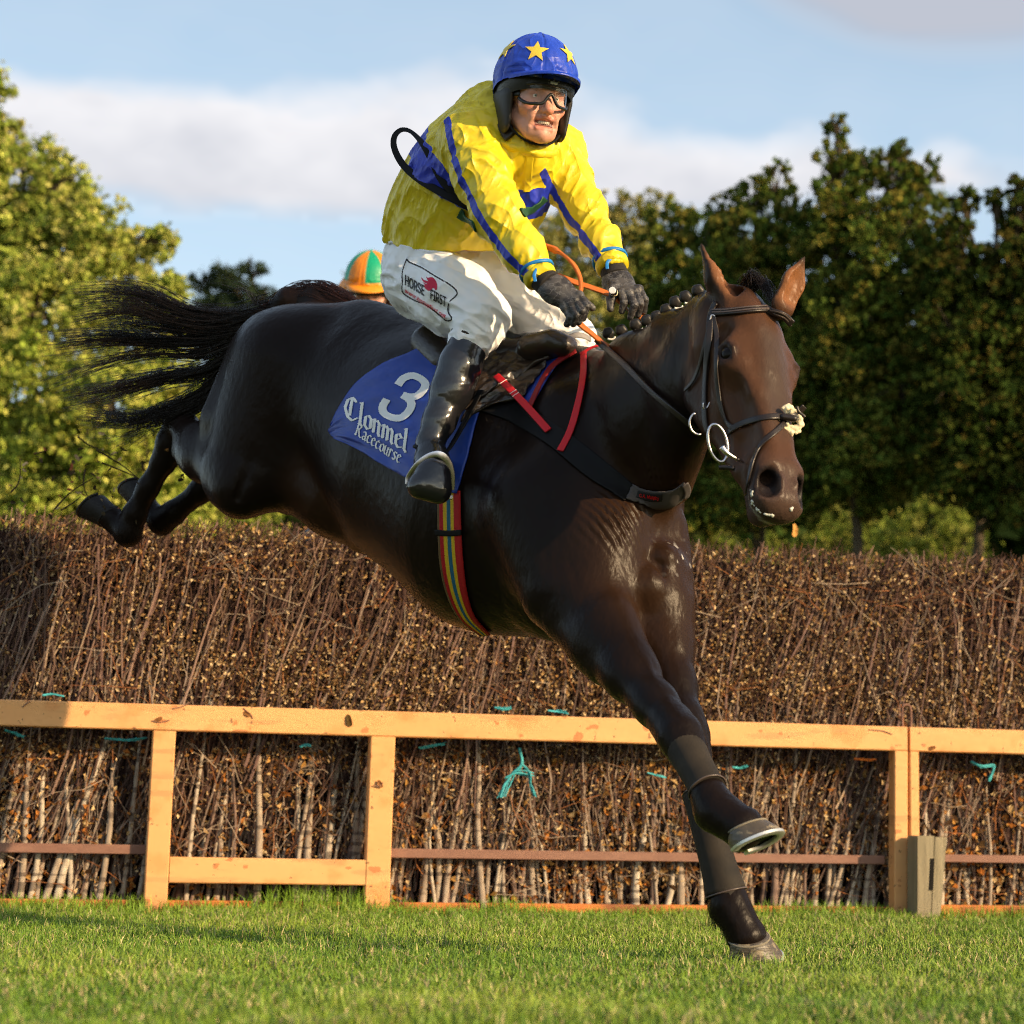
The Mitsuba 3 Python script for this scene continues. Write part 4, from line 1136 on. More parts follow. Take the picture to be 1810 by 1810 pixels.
def make_hoof(cor, sole_c, toe, mat, w=0.063, ln=0.070):
    """A hoof from the middle of its coronet to the middle of its sole, with a fitted shoe."""
    s = unit(sole_c - cor)
    sn = unit(s - 0.30 * unit(toe))                                  # down, square to the sole
    toe = unit(toe - (toe @ sn) * sn)
    side = np.cross(sn, toe)
    th = np.linspace(0, 2 * np.pi, 41)[:-1]

    def ring(c, a, b, sq=0.0):
        x, y = np.cos(th), np.sin(th)
        x = np.where(x < 0, x * 0.80, x)                             # blunt at the heels
        return c + a * x[:, None] * toe + b * y[:, None] * side
    rows = []
    for t, ka in ((-0.05, 0.50), (-0.03, 0.70), (0.0, 0.765), (0.10, 0.80), (0.35, 0.86), (0.7, 0.945), (0.97, 1.0), (1.0, 0.985)):
        rows.append(ring(cor * (1 - t) + sole_c * t, ln * ka, w * ka))
    rows.append(ring(sole_c - sn * 0.006, ln * 0.78, w * 0.78))
    rows.append(ring(sole_c - sn * 0.012, ln * 0.4, w * 0.4))
    v = np.vstack(rows + [(sole_c - sn * 0.013)[None], (cor - sn * 0.02)[None]])
    m, R = 40, len(rows)
    i, j = np.meshgrid(np.arange(R - 1), np.arange(m), indexing='ij')
    q = np.stack([i * m + j, i * m + (j + 1) % m, (i + 1) * m + (j + 1) % m, (i + 1) * m + j], -1)
    j = np.arange(m)
    wall = q[:7].reshape(-1, 4)
    sole = np.vstack([q[7:].reshape(-1, 4)[:, [0, 1, 2]], q[7:].reshape(-1, 4)[:, [0, 2, 3]], np.stack([(R - 1) * m + j, (R - 1) * m + (j + 1) % m, j * 0 + R * m], 1)])
    k = add(f'{HORSE_KEY}__hoof', (v, np.vstack([wall[:, [0, 1, 2]], wall[:, [0, 2, 3]]])), mat, True)
    add(f'{k}__sole', (v, sole), 'mat_sole', True)
    band = np.vstack([ring(cor + s * 0.004, ln * 0.79, w * 0.79), ring(cor + s * 0.004, ln * 0.79, w * 0.79)[:1]])
    add(f'{k}__coronet', tube(band, 0.0028, 6, cap=False), 'mat_coronet' if mat == 'mat_hoof' else 'mat_dark_hoof', True)
    tt = np.radians(np.linspace(-142, 142, 40))
    path = sole_c + sn * 0.004 + 0.90 * (ln * np.where(np.cos(tt) < 0, np.cos(tt) * 0.8, np.cos(tt))[:, None] * toe + w * np.sin(tt)[:, None] * side)
    add(f'{k}__shoe', tube(path, 0.0105, 8, flat=(sn, 0.5)), 'mat_shoe' if mat == 'mat_hoof' else 'mat_dark_hoof', 40)
    return k


make_hoof(P(1314, 1464, 4.87), P(1334, 1488, 4.85) + np.array([0.0, 0, 0]), unit([0.86, -0.42, 0.30]), 'mat_hoof')
gp = P(1330, 1700, 5.12)
make_hoof(np.array(P(1319, 1655, 5.135)), np.array([gp[0] + 0.006, gp[1] + 0.02, 0.022]), unit([0.92, -0.39, 0]), 'mat_hoof')
make_hoof(P(196, 914, 7.43), P(165, 893, 7.46), unit([-0.8, 0.1, -0.65]), 'mat_dark_hoof', 0.058, 0.064)
make_hoof(P(252, 885, 7.56), P(240, 862, 7.60), unit([-0.7, 0.3, -0.6]), 'mat_dark_hoof', 0.058, 0.064)


# ------------------------------------------------------------------ hair
scene['mat_hair'] = {'type': 'twosided', 'bsdf': {'type': 'principled', 'base_color': VC, 'roughness': 0.4, 'specular': 0.3}}


def strands(curves, counts, spread0, spread1, r, seed, n=14, stray=0.0):
    """Locks of hair: each curve (points in space) with many strands that part towards the tip."""
    rng = np.random.default_rng(seed)
    V, Fc, o = [], [], 0
    for c, k in zip(curves, counts):
        c = catmull(c, n)
        for _ in range(k):
            a, b = rng.normal(0, 1, 3) * spread0, rng.normal(0, 1, 3) * spread1
            t = np.linspace(0, 1, n)[:, None]
            cut = rng.uniform(0.72, 1.0)
            w = a * (1 - t) + b * t ** 1.4 + np.sin(t * rng.uniform(2, 6) + rng.uniform(0, 6)) * rng.normal(0, 1, 3) * (0.006 + stray * 0.02) * t
            pts = catmull(c + w, n) if stray else c + w
            if cut < 1:
                pts = np.stack([np.interp(np.linspace(0, cut, n), np.linspace(0, 1, n), pts[:, d]) for d in range(3)], 1)
            v, f = tube(pts, r * np.linspace(1, 0.35, n) * rng.uniform(0.6, 1.4), 3, cap=False)
            V.append(v); Fc.append(f + o); o += len(v)
    return np.vstack(V), np.vstack(Fc)


tl = [([(490, 548, 7.06), (420, 560, 7.14), (330, 550, 7.2), (240, 515, 7.24), (158, 518, 7.26)], 170), ([(475, 560, 7.08), (390, 580, 7.16), (300, 566, 7.2), (225, 546, 7.2), (160, 556, 7.2)], 130),
      ([(465, 575, 7.1), (370, 600, 7.2), (280, 602, 7.28), (195, 598, 7.3), (108, 608, 7.32)], 190), ([(450, 595, 7.1), (360, 625, 7.2), (270, 622, 7.26), (180, 640, 7.3), (110, 672, 7.3)], 60),
      ([(445, 610, 7.12), (370, 655, 7.2), (300, 665, 7.28), (220, 685, 7.32), (150, 706, 7.34)], 190), ([(435, 625, 7.14), (370, 690, 7.2), (300, 722, 7.26), (230, 742, 7.3), (172, 728, 7.3)], 150),
      ([(430, 640, 7.15), (370, 705, 7.2), (310, 735, 7.24), (260, 750, 7.28), (238, 775, 7.3)], 90), ([(500, 540, 7.04), (460, 535, 7.08), (435, 512, 7.1), (425, 500, 7.1)], 12), ([(470, 560, 7.08), (350, 585, 7.2), (280, 575, 7.25), (215, 570, 7.25), (190, 580, 7.3)], 50)]
v, f = strands([[P(*q) for q in c[:-1]] + [P(c[-1][0] - 40, c[-1][1] + 4, c[-1][2])] for c, _ in tl], [int(k * 1.05) for _, k in tl], 0.020, 0.021, 0.0017, 5, stray=0.7)
add(f'{HORSE_KEY}__tail', (v, f), 'mat_hair', True, color=np.tile([0.012, 0.008, 0.007], (len(v), 1)))
dl = [([(625, 545, 6.97), (575, 512, 7.0), (520, 515, 7.05), (465, 555, 7.1), (420, 600, 7.15)], 130), ([(610, 540, 6.95), (560, 518, 7.0), (510, 535, 7.05), (470, 575, 7.1), (440, 620, 7.12)], 110)]
v, f = strands([[P(*q) for q in c] for c, _ in dl], [k for _, k in dl], 0.018, 0.022, 0.0013, 6)
add(f'{HORSE_KEY}__dock_hair', (v, f), 'mat_hair', True, color=np.tile([0.036, 0.014, 0.011], (len(v), 1)))
for name, cs, col in (('forelock', [[hp(-0.045, -0.03, 0.005), hp(-0.05, -0.005, 0.0), hp(-0.02, 0.012, -0.005), hp(0.03, 0.014, -0.01)], [hp(-0.04, -0.03, -0.01), hp(-0.045, 0.0, -0.015), hp(-0.005, 0.018, -0.018), hp(0.045, 0.010, -0.02)], [hp(-0.04, -0.04, 0.01), hp(-0.055, -0.015, 0.018), hp(-0.05, 0.01, 0.02), hp(-0.02, 0.014, 0.015)]], (0.020, 0.014, 0.012)),
                      ('fetlock_hair', [[P(1262, 1575, 5.2), P(1262, 1610, 5.21), P(1262, 1640, 5.2)], [P(1275, 1600, 5.2), P(1280, 1632, 5.2), P(1285, 1655, 5.2)]], (0.014, 0.010, 0.009))):
    v, f = strands([np.array(c) for c in cs], [70] * len(cs), 0.008, 0.009, 0.0011, 8, n=9)
    add(f'{HORSE_KEY}__{name}', (v, f), 'mat_hair', True, color=np.tile(col, (len(v), 1)))
# plaits along the crest, each a tight bun on a white band
scene['mat_plait'] = pr((0.010, 0.008, 0.007), 0.45, 0.4)
scene['mat_band'] = pr((0.70, 0.69, 0.64), 0.5, 0.4)
for k, (u, v_, d) in enumerate([(1075, 592, 5.83), (1098, 587, 5.76), (1123, 577, 5.68), (1143, 570, 5.62), (1160, 563, 5.57), (1177, 551, 5.52), (1193, 537, 5.47), (1211, 528, 5.42), (1233, 517, 5.35)]):
    c = P(u, v_ - 3, d)
    bun = Soft()
    for q in range(5):
        a = q * 2 * np.pi / 5
        bun.ball(c + 0.0085 * (np.cos(a) * RGT + np.sin(a) * UPV) - 0.004 * FWD, 0.0088, 0.005)
    bun.ball(c, 0.0125, 0.006)
    kk = add(f'{HORSE_KEY}__plait', bun.mesh(0.0024), 'mat_plait', True)
    t = np.linspace(-0.4, 2.6, 12)
    base = c - 0.009 * UPV + 0.007 * RGT
    add(f'{kk}__band', tube(base - 0.003 * UPV - 0.012 * (np.cos(t)[:, None] * -RGT * 0.9 + np.sin(t)[:, None] * UPV * 0.5) - 0.009 * FWD, 0.0032, 6), 'mat_band', True)
# ------------------------------------------------------------------ laying straps and cloths on the horse
def cast(uv, mesh):
    """Where the rays through these pixels first meet the mesh: (points, smooth normals); pixels that miss take the nearest hit."""
    uv = np.asarray(uv, float).reshape(-1, 2)
    d = FWD + (uv[:, :1] - HALF) / F_PX * RGT - (uv[:, 1:] - HALF) / F_PX * UPV
    d /= np.linalg.norm(d, axis=1, keepdims=True)
    loc, ray, tri = mesh.ray.intersects_location(np.tile(CAM, (len(d), 1)), d, multiple_hits=False)
    ok = np.zeros(len(d), bool)
    ok[ray] = True
    out, nrm = np.zeros((len(d), 3)), np.zeros((len(d), 3))
    out[ray] = loc
    nrm[ray] = mesh.face_normals[tri]
    if not ok.all():
        from scipy.spatial import cKDTree
        _, j = cKDTree(uv[ok]).query(uv[~ok])
        near, nn = out[ok][j], nrm[ok][j]
        dep = (near - CAM) @ FWD
        out[~ok] = np.array([P(u, v, e) for (u, v), e in zip(uv[~ok], dep)])
        nrm[~ok] = nn
    s = np.sign((nrm * -d).sum(1, keepdims=True))
    return out, nrm * np.where(s == 0, 1, s)


def coons(top, bottom, left, right, n, m):
    """A grid of pixels (n along, m down) between four border curves."""
    t, b = catmull(top, n), catmull(bottom, n)
    l, r = catmull(left, m), catmull(right, m)
    u, w = np.linspace(0, 1, n)[:, None, None], np.linspace(0, 1, m)[None, :, None]
    return (1 - w) * t[:, None] + w * b[:, None] + (1 - u) * l[None] + u * r[None] - ((1 - u) * (1 - w) * t[0] + u * (1 - w) * t[-1] + (1 - u) * w * b[0] + u * w * b[-1])


def smooth_grid(g, k):
    for _ in range(k):
        p = np.pad(g, ((1, 1), (1, 1), (0, 0)), 'edge')
        g2 = (p[:-2, 1:-1] + p[2:, 1:-1] + p[1:-1, :-2] + p[1:-1, 2:]) / 4
        g2[0], g2[-1], g2[:, 0], g2[:, -1] = g[0], g[-1], g[:, 0], g[:, -1]
        g = 0.5 * g + 0.5 * g2
    return g


def sheet(pts, nrm, off, thick):
    """A cloth of real thickness from a grid of points and outward normals: (v, f, uv)."""
    n, m = pts.shape[:2]
    o = pts + nrm * (off if np.isscalar(off) else off[..., None])
    i_ = o - nrm * thick
    i, j = np.meshgrid(np.arange(n - 1), np.arange(m - 1), indexing='ij')
    q = np.stack([i * m + j, i * m + j + 1, (i + 1) * m + j + 1, (i + 1) * m + j], -1).reshape(-1, 4)
    a, b = np.arange(n), np.arange(m)
    K = n * m
    rim = np.concatenate([a[:-1] * m, (n - 1) * m + b[:-1], (a[1:] * m + m - 1)[::-1], b[1:][::-1]])
    rim2 = np.roll(rim, -1)
    q = np.vstack([q, q[:, ::-1] + K, np.stack([rim, rim2, rim2 + K, rim + K], 1)])
    U, W = np.meshgrid(np.linspace(0, 1, n), np.linspace(0, 1, m), indexing='ij')
    uv = np.stack([U, W], -1).reshape(-1, 2)
    return np.vstack([o.reshape(-1, 3), i_.reshape(-1, 3)]), np.vstack([q[:, [0, 1, 2]], q[:, [0, 2, 3]]]), np.vstack([uv, uv])


def patch(top, bottom, left=None, right=None, n=40, m=24, off=0.008, thick=0.004, mesh=None, smooth=6, fold=0.0, seed=0, lift=None):
    left = [top[0], bottom[0]] if left is None else left
    right = [top[-1], bottom[-1]] if right is None else right
    g = coons(top, bottom, left, right, n, m)
    p, nn = cast(g.reshape(-1, 2), HORSE if mesh is None else mesh)
    p, nn = smooth_grid(p.reshape(n, m, 3), smooth), smooth_grid(nn.reshape(n, m, 3), smooth + 6)
    nn /= np.linalg.norm(nn, axis=-1, keepdims=True) + 1e-9
    o = np.full((n, m), float(off))
    if fold:
        U, W = np.meshgrid(np.linspace(0, 1, n), np.linspace(0, 1, m), indexing='ij')
        o = o + fold * (meshkit.fbm(np.stack([U * 3 + W * 2, W * 7 - U * 3, 0 * U + seed], -1), 3, seed) - 0.4)
    if lift is not None:
        o = o + lift(np.linspace(0, 1, n)[:, None], np.linspace(0, 1, m)[None])
    return sheet(p, nn, o, thick)


def strap(pixels, half, mesh=None, off=0.004, n=24, thick=0.35, smooth=True):
    """A strap that follows these pixels over the mesh: half its width in metres."""
    g = catmull(pixels, n)
    p, nn = cast(g, HORSE if mesh is None else mesh)
    for _ in range(4):
        nn[1:-1] = (nn[:-2] + nn[1:-1] * 2 + nn[2:]) / 4
        p[1:-1] = (p[:-2] + p[1:-1] * 2 + p[2:]) / 4
    nn /= np.linalg.norm(nn, axis=1, keepdims=True)
    return tube(p + nn * off, half, 12, flat=(nn, thick))


def lay(flat_mesh, o, e1, e2, target, off, size=0.2):
    """Flat lettering (x, y in letter heights) laid on the target mesh: o the pixel of its origin, e1 and e2 the pixels of one unit right and up."""
    m = flat_mesh.copy()
    m.merge_vertices()
    v, f = trimesh.remesh.subdivide_to_size(m.vertices, m.faces, size)
    uv = np.asarray(o, float) + v[:, :1] * np.asarray(e1, float) + v[:, 1:2] * np.asarray(e2, float)
    p, nn = cast(uv, target)
    return p + nn * (off + np.clip(v[:, 2:3], 0, 1) * 0.001), f


def flat_poly(poly, depth=0.5):
    from shapely.geometry import Polygon
    polys = [poly] if isinstance(poly, Polygon) else list(poly.geoms)
    return trimesh.util.concatenate([trimesh.creation.extrude_polygon(g, depth, engine='earcut') for g in polys if g.area > 1e-5])


def inter(text, bold=False):
    return meshkit.text_mesh(text, 1.0, 0.5, bold)


NIB = {'C': [[(.78, 1.42), (.5, 1.6), (.16, 1.25), (.02, .62), (.28, .08), (.66, .0), (.98, .34)], [(.46, 1.45), (.42, .25)]], 'l': [[(.02, 1.55), (.12, 1.62), (.12, .14), (.26, 0)]],
       'o': [[(.1, .8), (.1, .2), (.34, 0)], [(.1, .82), (.34, 1), (.54, .8), (.54, .2), (.34, 0)]], 'n': [[(0, .86), (.12, 1), (.12, .04)], [(.14, .8), (.34, 1), (.5, .84), (.5, .12), (.6, 0)]],
       'm': [[(0, .86), (.12, 1), (.12, .04)], [(.14, .8), (.32, 1), (.46, .84), (.46, .06)], [(.48, .8), (.66, 1), (.8, .84), (.8, .12), (.9, 0)]],
       'e': [[(.1, .8), (.1, .2), (.3, 0), (.52, .14)], [(.1, .84), (.32, 1), (.5, .78), (.14, .5)]], 'R': [[(.0, 1.42), (.16, 1.58), (.14, 0), (0, .06)], [(.05, 1.5), (.46, 1.6), (.66, 1.28), (.46, .94), (.14, .84)], [(.36, .88), (.66, .1), (.86, .02)]],
       'a': [[(.1, .9), (.34, 1), (.5, .84), (.5, .12), (.6, 0)], [(.5, .56), (.14, .4), (.12, .12), (.3, 0), (.5, .16)]], 'c': [[(.5, .9), (.3, 1), (.1, .8), (.1, .2), (.3, 0), (.52, .14)]],
       'u': [[(0, .9), (.1, 1), (.1, .2), (.28, 0), (.5, .16)], [(.5, 1), (.5, .12), (.6, 0)]], 'r': [[(0, .88), (.12, 1), (.12, 0)], [(.12, .8), (.3, 1), (.44, .88)]], 's': [[(.5, .9), (.3, 1), (.12, .8), (.46, .3), (.3, 0), (.08, .14)]]}


def blackletter(text, nib=0.19):
    """Old-style lettering, written with a broad nib held at a slant; the small letters are one unit tall."""
    from shapely.geometry import MultiPoint
    from shapely.ops import unary_union
    x, out = 0.0, []
    a = math.radians(38)
    nb = [(s * nib / 2 * math.cos(a) + t * 0.02, s * nib / 2 * math.sin(a) - t * 0.02) for s in (-1, 1) for t in (-1, 1)]
    for ch in text:
        w = 0
        for st in NIB[ch]:
            for p, q in zip(st[:-1], st[1:]):
                out.append(MultiPoint([(x + c[0] + d[0], c[1] + d[1]) for c in (p, q) for d in nb]).convex_hull)
                w = max(w, p[0], q[0])
        x += w + 0.14
    return flat_poly(unary_union(out)), x


# ------------------------------------------------------------------ number cloth
def cloth_bump(p, n, uv):
    return fbm(p.x * 26, p.y * 26, p.z * 26, 3) + 0.15 * noise(p.x * 900, p.y * 900, p.z * 900)


scene['mat_blue_cloth'] = bumped(pr((0.005, 0.035, 0.27), 0.45, 0.5, sheen=0.3), cloth_bump, 0.004)
scene['mat_white_print'] = pr((0.72, 0.72, 0.72), 0.6, 0.3)
scene['mat_black_strap'] = pr((0.006, 0.006, 0.007), 0.6, 0.15)
scene['mat_leather'] = bumped(pr((0.022, 0.015, 0.011), 0.33, 0.55), lambda p, n, uv: fbm(p.x * 60, p.y * 60, p.z * 60, 3), 0.0025)
scene['mat_red_strap'] = pr((0.50, 0.008, 0.016), 0.55, 0.35)
scene['mat_dark_red'] = pr((0.20, 0.008, 0.012), 0.6, 0.3)
scene['mat_silver'] = {'type': 'twosided', 'bsdf': {'type': 'roughconductor', 'material': 'Cr', 'alpha': 0.18}}
scene['mat_grey_elastic'] = pr((0.075, 0.066, 0.066), 0.7, 0.25)

nc = thing('number_cloth', 'blue racecourse number cloth with a white 3 on the horse\'s flank', 'saddle cloth')
v, f, uv = patch([(592, 752), (606, 722), (635, 682), (680, 650), (720, 632), (757, 620), (830, 615), (905, 625)], [(597, 776), (640, 796), (690, 826), (721, 843), (770, 866), (812, 873)], [(592, 752), (588, 765), (597, 776)],
                 [(905, 625), (880, 680), (851, 728), (832, 800), (812, 873)], n=70, m=44, off=0.013, thick=0.006, smooth=10, fold=0.016, seed=4)
add(f'{nc}__cloth', (v, f), 'mat_blue_cloth', True)
NC = trimesh.Trimesh(v, f, process=False)
# the figure 3, with flat ends and a slant
tt = np.linspace(0, 1, 14)
up3 = [(0.02 + 0.0, 1.30), (0.04, 1.62), (0.22, 1.86), (0.50, 1.90), (0.78, 1.80), (0.86, 1.52), (0.80, 1.22), (0.60, 1.06), (0.36, 1.02)]
lo3 = [(0.36, 1.02), (0.64, 0.98), (0.84, 0.80), (0.88, 0.46), (0.78, 0.16), (0.50, 0.04), (0.20, 0.08), (0.03, 0.30), (0.0, 0.62)]
from shapely.geometry import LineString, Polygon, Point
from shapely.ops import unary_union
three = unary_union([LineString(catmull(c, 30)).buffer(0.135, cap_style=2, join_style=1) for c in (up3, lo3)])
add(f'{nc}__number', lay(flat_poly(three), (668, 729), (46, 21), (27, -37), NC, 0.0022, 0.14), 'mat_white_print', True, label='white figure 3')
bl, w = blackletter('Clonmel', 0.23)
add(f'{nc}__lettering', lay(bl, (609, 735), (112 / w, 66 / w), (3, -24), NC, 0.0022, 0.2), 'mat_white_print', True, label='white old-style lettering Clonmel')
bl, w = blackletter('Racecourse', 0.20)
add(f'{nc}__lettering', lay(bl, (628, 768), (80 / w, 52 / w), (4, -13.5), NC, 0.0022, 0.25), 'mat_white_print', True, label='white old-style lettering Racecourse')
v, f, uv = patch([(900, 622), (960, 616), (1018, 626)], [(880, 690), (915, 705), (940, 722)], [(900, 622), (880, 690)], [(1018, 626), (985, 650), (960, 690), (940, 722)], n=24, m=20, off=0.011, thick=0.006)
add(f'{nc}__front_panel', (v, f), 'mat_blue_cloth', True)
add(f'{nc}__binding', strap([(1022, 627), (1000, 638), (978, 655), (960, 685), (942, 724)], 0.0115, off=0.014, thick=0.3), 'mat_dark_red', True, label='dark red binding of the front edge')

# ------------------------------------------------------------------ saddle, girth, stirrup
sd = thing('saddle', 'small black racing saddle with crumpled leather flaps on the horse\'s back', 'saddle')
S = Soft()
S.chain([P(762, 612, 6.31), P(800, 626, 6.24), P(880, 628, 6.12), P(960, 618, 6.00), P(1002, 612, 5.95)], [0.052, 0.040, 0.040, 0.040, 0.030], 0.04)
S.cone(P(756, 606, 6.24), P(788, 640, 6.14), 0.052, 0.045, 0.03)
S.chain([P(935, 612, 5.97), P(975, 604, 5.94), P(996, 610, 5.92)], [0.034, 0.028, 0.026], 0.03)
add(f'{sd}__seat', S.mesh(0.005), 'mat_leather', True)
v, f, uv = patch([(850, 650), (890, 628), (935, 612), (998, 606)], [(832, 738), (872, 706), (920, 676), (978, 646)], n=50, m=34, off=0.030, thick=0.006, smooth=14, fold=0.040, seed=8)
k = add(f'{sd}__flap', (v, f), 'mat_leather', True)
v, f, uv = patch([(850, 690), (905, 672), (975, 645)], [(820, 752), (862, 728), (930, 712)], n=36, m=20, off=0.022, thick=0.006, smooth=14, fold=0.030, seed=11)
add(f'{sd}__under_flap', (v, f), 'mat_leather', True)
add(f'{sd}__stirrup_leather', tube(catmull([P(850, 690, 5.88), P(822, 745, 5.84), P(796, 790, 5.78), P(784, 806, 5.74)], 16), 0.011, 8, flat=(LR, 0.25)), 'mat_black_strap', True)

gt = thing('girth', 'surcingle striped red, yellow and blue around the horse\'s girth', 'girth')


def girth_col(p, n, uv):
    x = uv.y
    c = mix([0.42, 0.012, 0.015], [0.62, 0.40, 0.02], smoothstep(0.24, 0.26, x))
    c = mix(c, [0.02, 0.12, 0.20], smoothstep(0.40, 0.42, x))
    c = mix(c, [0.62, 0.40, 0.02], smoothstep(0.56, 0.58, x))
    c = mix(c, [0.42, 0.012, 0.015], smoothstep(0.70, 0.72, x))
    c = mix(c, [0.06, 0.09, 0.03], smoothstep(0.10, 0.08, x) * 0.8)
    return c * (0.75 + 0.25 * noise(uv.x * 400, uv.y * 40, 0))


scene['mat_girth'] = pr(proc(girth_col), 0.65, 0.25)
v, f, uv = patch([(776, 868), (777, 940), (781, 1000), (793, 1050), (815, 1092), (850, 1120)], [(816, 868), (818, 940), (822, 1000), (829, 1050), (842, 1088), (868, 1118)], n=50, m=12, off=0.009, thick=0.004)
add(f'{gt}__webbing', (v, f), 'mat_girth', True, uv=uv)
add(f'{gt}__keeper', strap([(774, 940), (797, 942), (820, 940)], 0.008, off=0.012, n=10, thick=0.25), 'mat_black_strap', True)

st = thing('stirrup', 'pale steel stirrup iron around the toe of the near black boot', 'stirrup')
arch = catmull([P(719, 856, 5.70), P(722, 842, 5.70), P(738, 820, 5.69), P(758, 806, 5.69), P(776, 803, 5.69), P(791, 815, 5.70), P(799, 838, 5.71), P(800, 866, 5.72)], 40)
add(f'{st}__arch', tube(arch, np.interp(np.linspace(0, 1, 40), [0, .5, .65, 1], [0.0055, 0.0085, 0.0105, 0.0055]), 10, flat=(-FWD + 0.2 * RGT, 0.55)), 'mat_silver', 40)
add(f'{st}__tread', beam(P(719, 858, 5.71), P(799, 880, 5.72), 0.034, 0.012, -FWD, 0.003), 'mat_silver', 25)

# ------------------------------------------------------------------ breast girth and breastplate
bg = thing('breast_girth', 'wide black breast girth with a grey chest piece and red name label', 'breast girth')
v, f, uv = patch([(850, 668), (905, 700), (985, 752), (1060, 808), (1120, 856)], [(850, 728), (905, 748), (970, 788), (1035, 842), (1104, 886)], n=50, m=16, off=0.007, thick=0.004)
add(f'{bg}__band', (v, f), 'mat_black_strap', True)
v, f, uv = patch([(1120, 855), (1140, 863), (1165, 866), (1190, 862), (1208, 848)], [(1104, 884), (1135, 892), (1165, 895), (1188, 891), (1204, 880)], n=30, m=12, off=0.010, thick=0.004)
add(f'{bg}__chest_piece', (v, f), 'mat_grey_elastic', True)
CP = trimesh.Trimesh(v, f, process=False)
scene['mat_label'] = pr((0.015, 0.014, 0.015), 0.6, 0.3)
scene['mat_red_print'] = pr((0.75, 0.015, 0.02), 0.5, 0.3)
v, f, uv = patch([(1128, 867), (1150, 872), (1172, 873)], [(1124, 879), (1148, 886), (1170, 886)], n=14, m=8, off=0.0022, thick=0.002, mesh=CP, smooth=2)
add(f'{bg}__name_label', (v, f), 'mat_label', True)
LB = trimesh.Trimesh(v, f, process=False)
lm = inter('C.A. Murphy')
add(f'{bg}__lettering', lay(lm, (1130, 878.5), (35 / lm.bounds[1][0], 5.2 / lm.bounds[1][0]), (0.6, -6.2), LB, 0.0012, 0.4), 'mat_red_print', True, label='red lettering of the name label')
add(f'{bg}__far_band', strap([(1208, 850), (1212, 862), (1208, 874)], 0.010, off=0.012, n=8), 'mat_grey_elastic', True)

bp = thing('breastplate', 'red webbing breastplate straps from the withers to the breast girth', 'breastplate')
add(f'{bp}__strap', strap([(1034, 628), (1034, 655), (1030, 690), (1020, 730), (1008, 768), (991, 800)], 0.0100, off=0.009, n=30, thick=0.25), 'mat_red_strap', True)
e_, n_ = cast([(882, 686), (973, 765)], HORSE)
e_ = e_ + n_ * np.array([[0.045], [0.012]])
rs = e_[0] + (e_[1] - e_[0]) * np.linspace(0, 1, 20)[:, None] + (unit(n_[0] + n_[1]) * 0.012) * np.sin(np.linspace(0, np.pi, 20))[:, None]
add(f'{bp}__strap', tube(rs, 0.0105, 10, flat=(unit(n_[0] + n_[1]), 0.25)), 'mat_red_strap', True)
for j in (3, 7, 8):
    w_ = unit(np.cross(rs[j + 1] - rs[j], unit(n_[0] + n_[1])))
    add(f'{bp}__keeper', tube(np.array([rs[j] - w_ * 0.011, rs[j], rs[j] + w_ * 0.011]) + unit(n_[0] + n_[1]) * 0.003, 0.0012, 6), 'mat_white_print', True)
add(f'{bp}__wither_strap', strap([(1030, 632), (1045, 622), (1060, 618)], 0.008, off=0.012, n=8), 'mat_red_strap', True)

# ------------------------------------------------------------------ bridle
scene['mat_bridle'] = pr((0.016, 0.011, 0.010), 0.38, 0.4)
br = thing('bridle', 'dark leather bridle with a crossed noseband on the bay horse\'s head', 'bridle')
v, f = strap([(1256, 556), (1275, 553), (1305, 552), (1335, 549), (1362, 549), (1383, 555), (1398, 570)], 0.0098, off=0.006, n=34, thick=0.45)
k = add(f'{br}__browband', (v, f), 'mat_bridle', True)
scene['mat_piping'] = pr((0.075, 0.055, 0.048), 0.4, 0.5)
for dv in (-2.2, 2.2):
    add(f'{k}__stitching', strap([(1262, 554 + dv), (1305, 551.5 + dv), (1335, 548.5 + dv), (1362, 548.5 + dv), (1383, 554 + dv), (1396, 567 + dv)], 0.0018, off=0.0115, n=30, thick=0.6), 'mat_piping', True)
add(f'{br}__cheekpiece', strap([(1268, 535), (1258, 556), (1254, 600), (1251, 650), (1248, 700), (1249, 745), (1254, 764)], 0.0085, off=0.006, n=34, thick=0.4), 'mat_bridle', True)
add(f'{br}__noseband_strap', strap([(1262, 560), (1268, 600), (1269, 650), (1273, 700), (1284, 740), (1297, 758)], 0.0065, off=0.006, n=30, thick=0.4), 'mat_bridle', True)
add(f'{br}__throat_lash', strap([(1256, 570), (1249, 605), (1241, 640), (1230, 672), (1214, 690)], 0.0050, off=0.006, n=20, thick=0.4), 'mat_bridle', True)
add(f'{br}__noseband', strap([(1290, 766), (1300, 756), (1330, 744), (1365, 738), (1392, 738), (1410, 728), (1418, 720)], 0.0080, off=0.006, n=30, thick=0.4), 'mat_bridle', True)
add(f'{br}__lower_noseband', strap([(1400, 735), (1378, 756), (1352, 782), (1336, 808), (1328, 840), (1322, 872)], 0.0065, off=0.006, n=30, thick=0.4), 'mat_bridle', True)
add(f'{br}__curb_end', tube(catmull([P(1272, 826, 5.0), P(1284, 826, 4.99), P(1298, 828, 4.98)], 8), 0.006, 6), 'mat_bridle', True)
add(f'{br}__strap_end', tube(catmull([P(1408, 718, 4.99), P(1412, 728, 4.99), P(1423, 737, 4.99)], 8), 0.0035, 6, flat=(-FWD, 0.4)), 'mat_bridle', True)
for q in ([(1255, 566), (1258, 557), (1264, 560), (1266, 570)], [(1243, 712), (1244, 722), (1250, 720), (1255, 710)]):
    d = cast([q[1]], HORSE)[0][0]
    dd = px(d)[2] - 0.015
    add(f'{br}__buckle', tube(catmull([P(a, b, dd) for a, b in q], 12), 0.0022, 6), 'mat_silver', True)
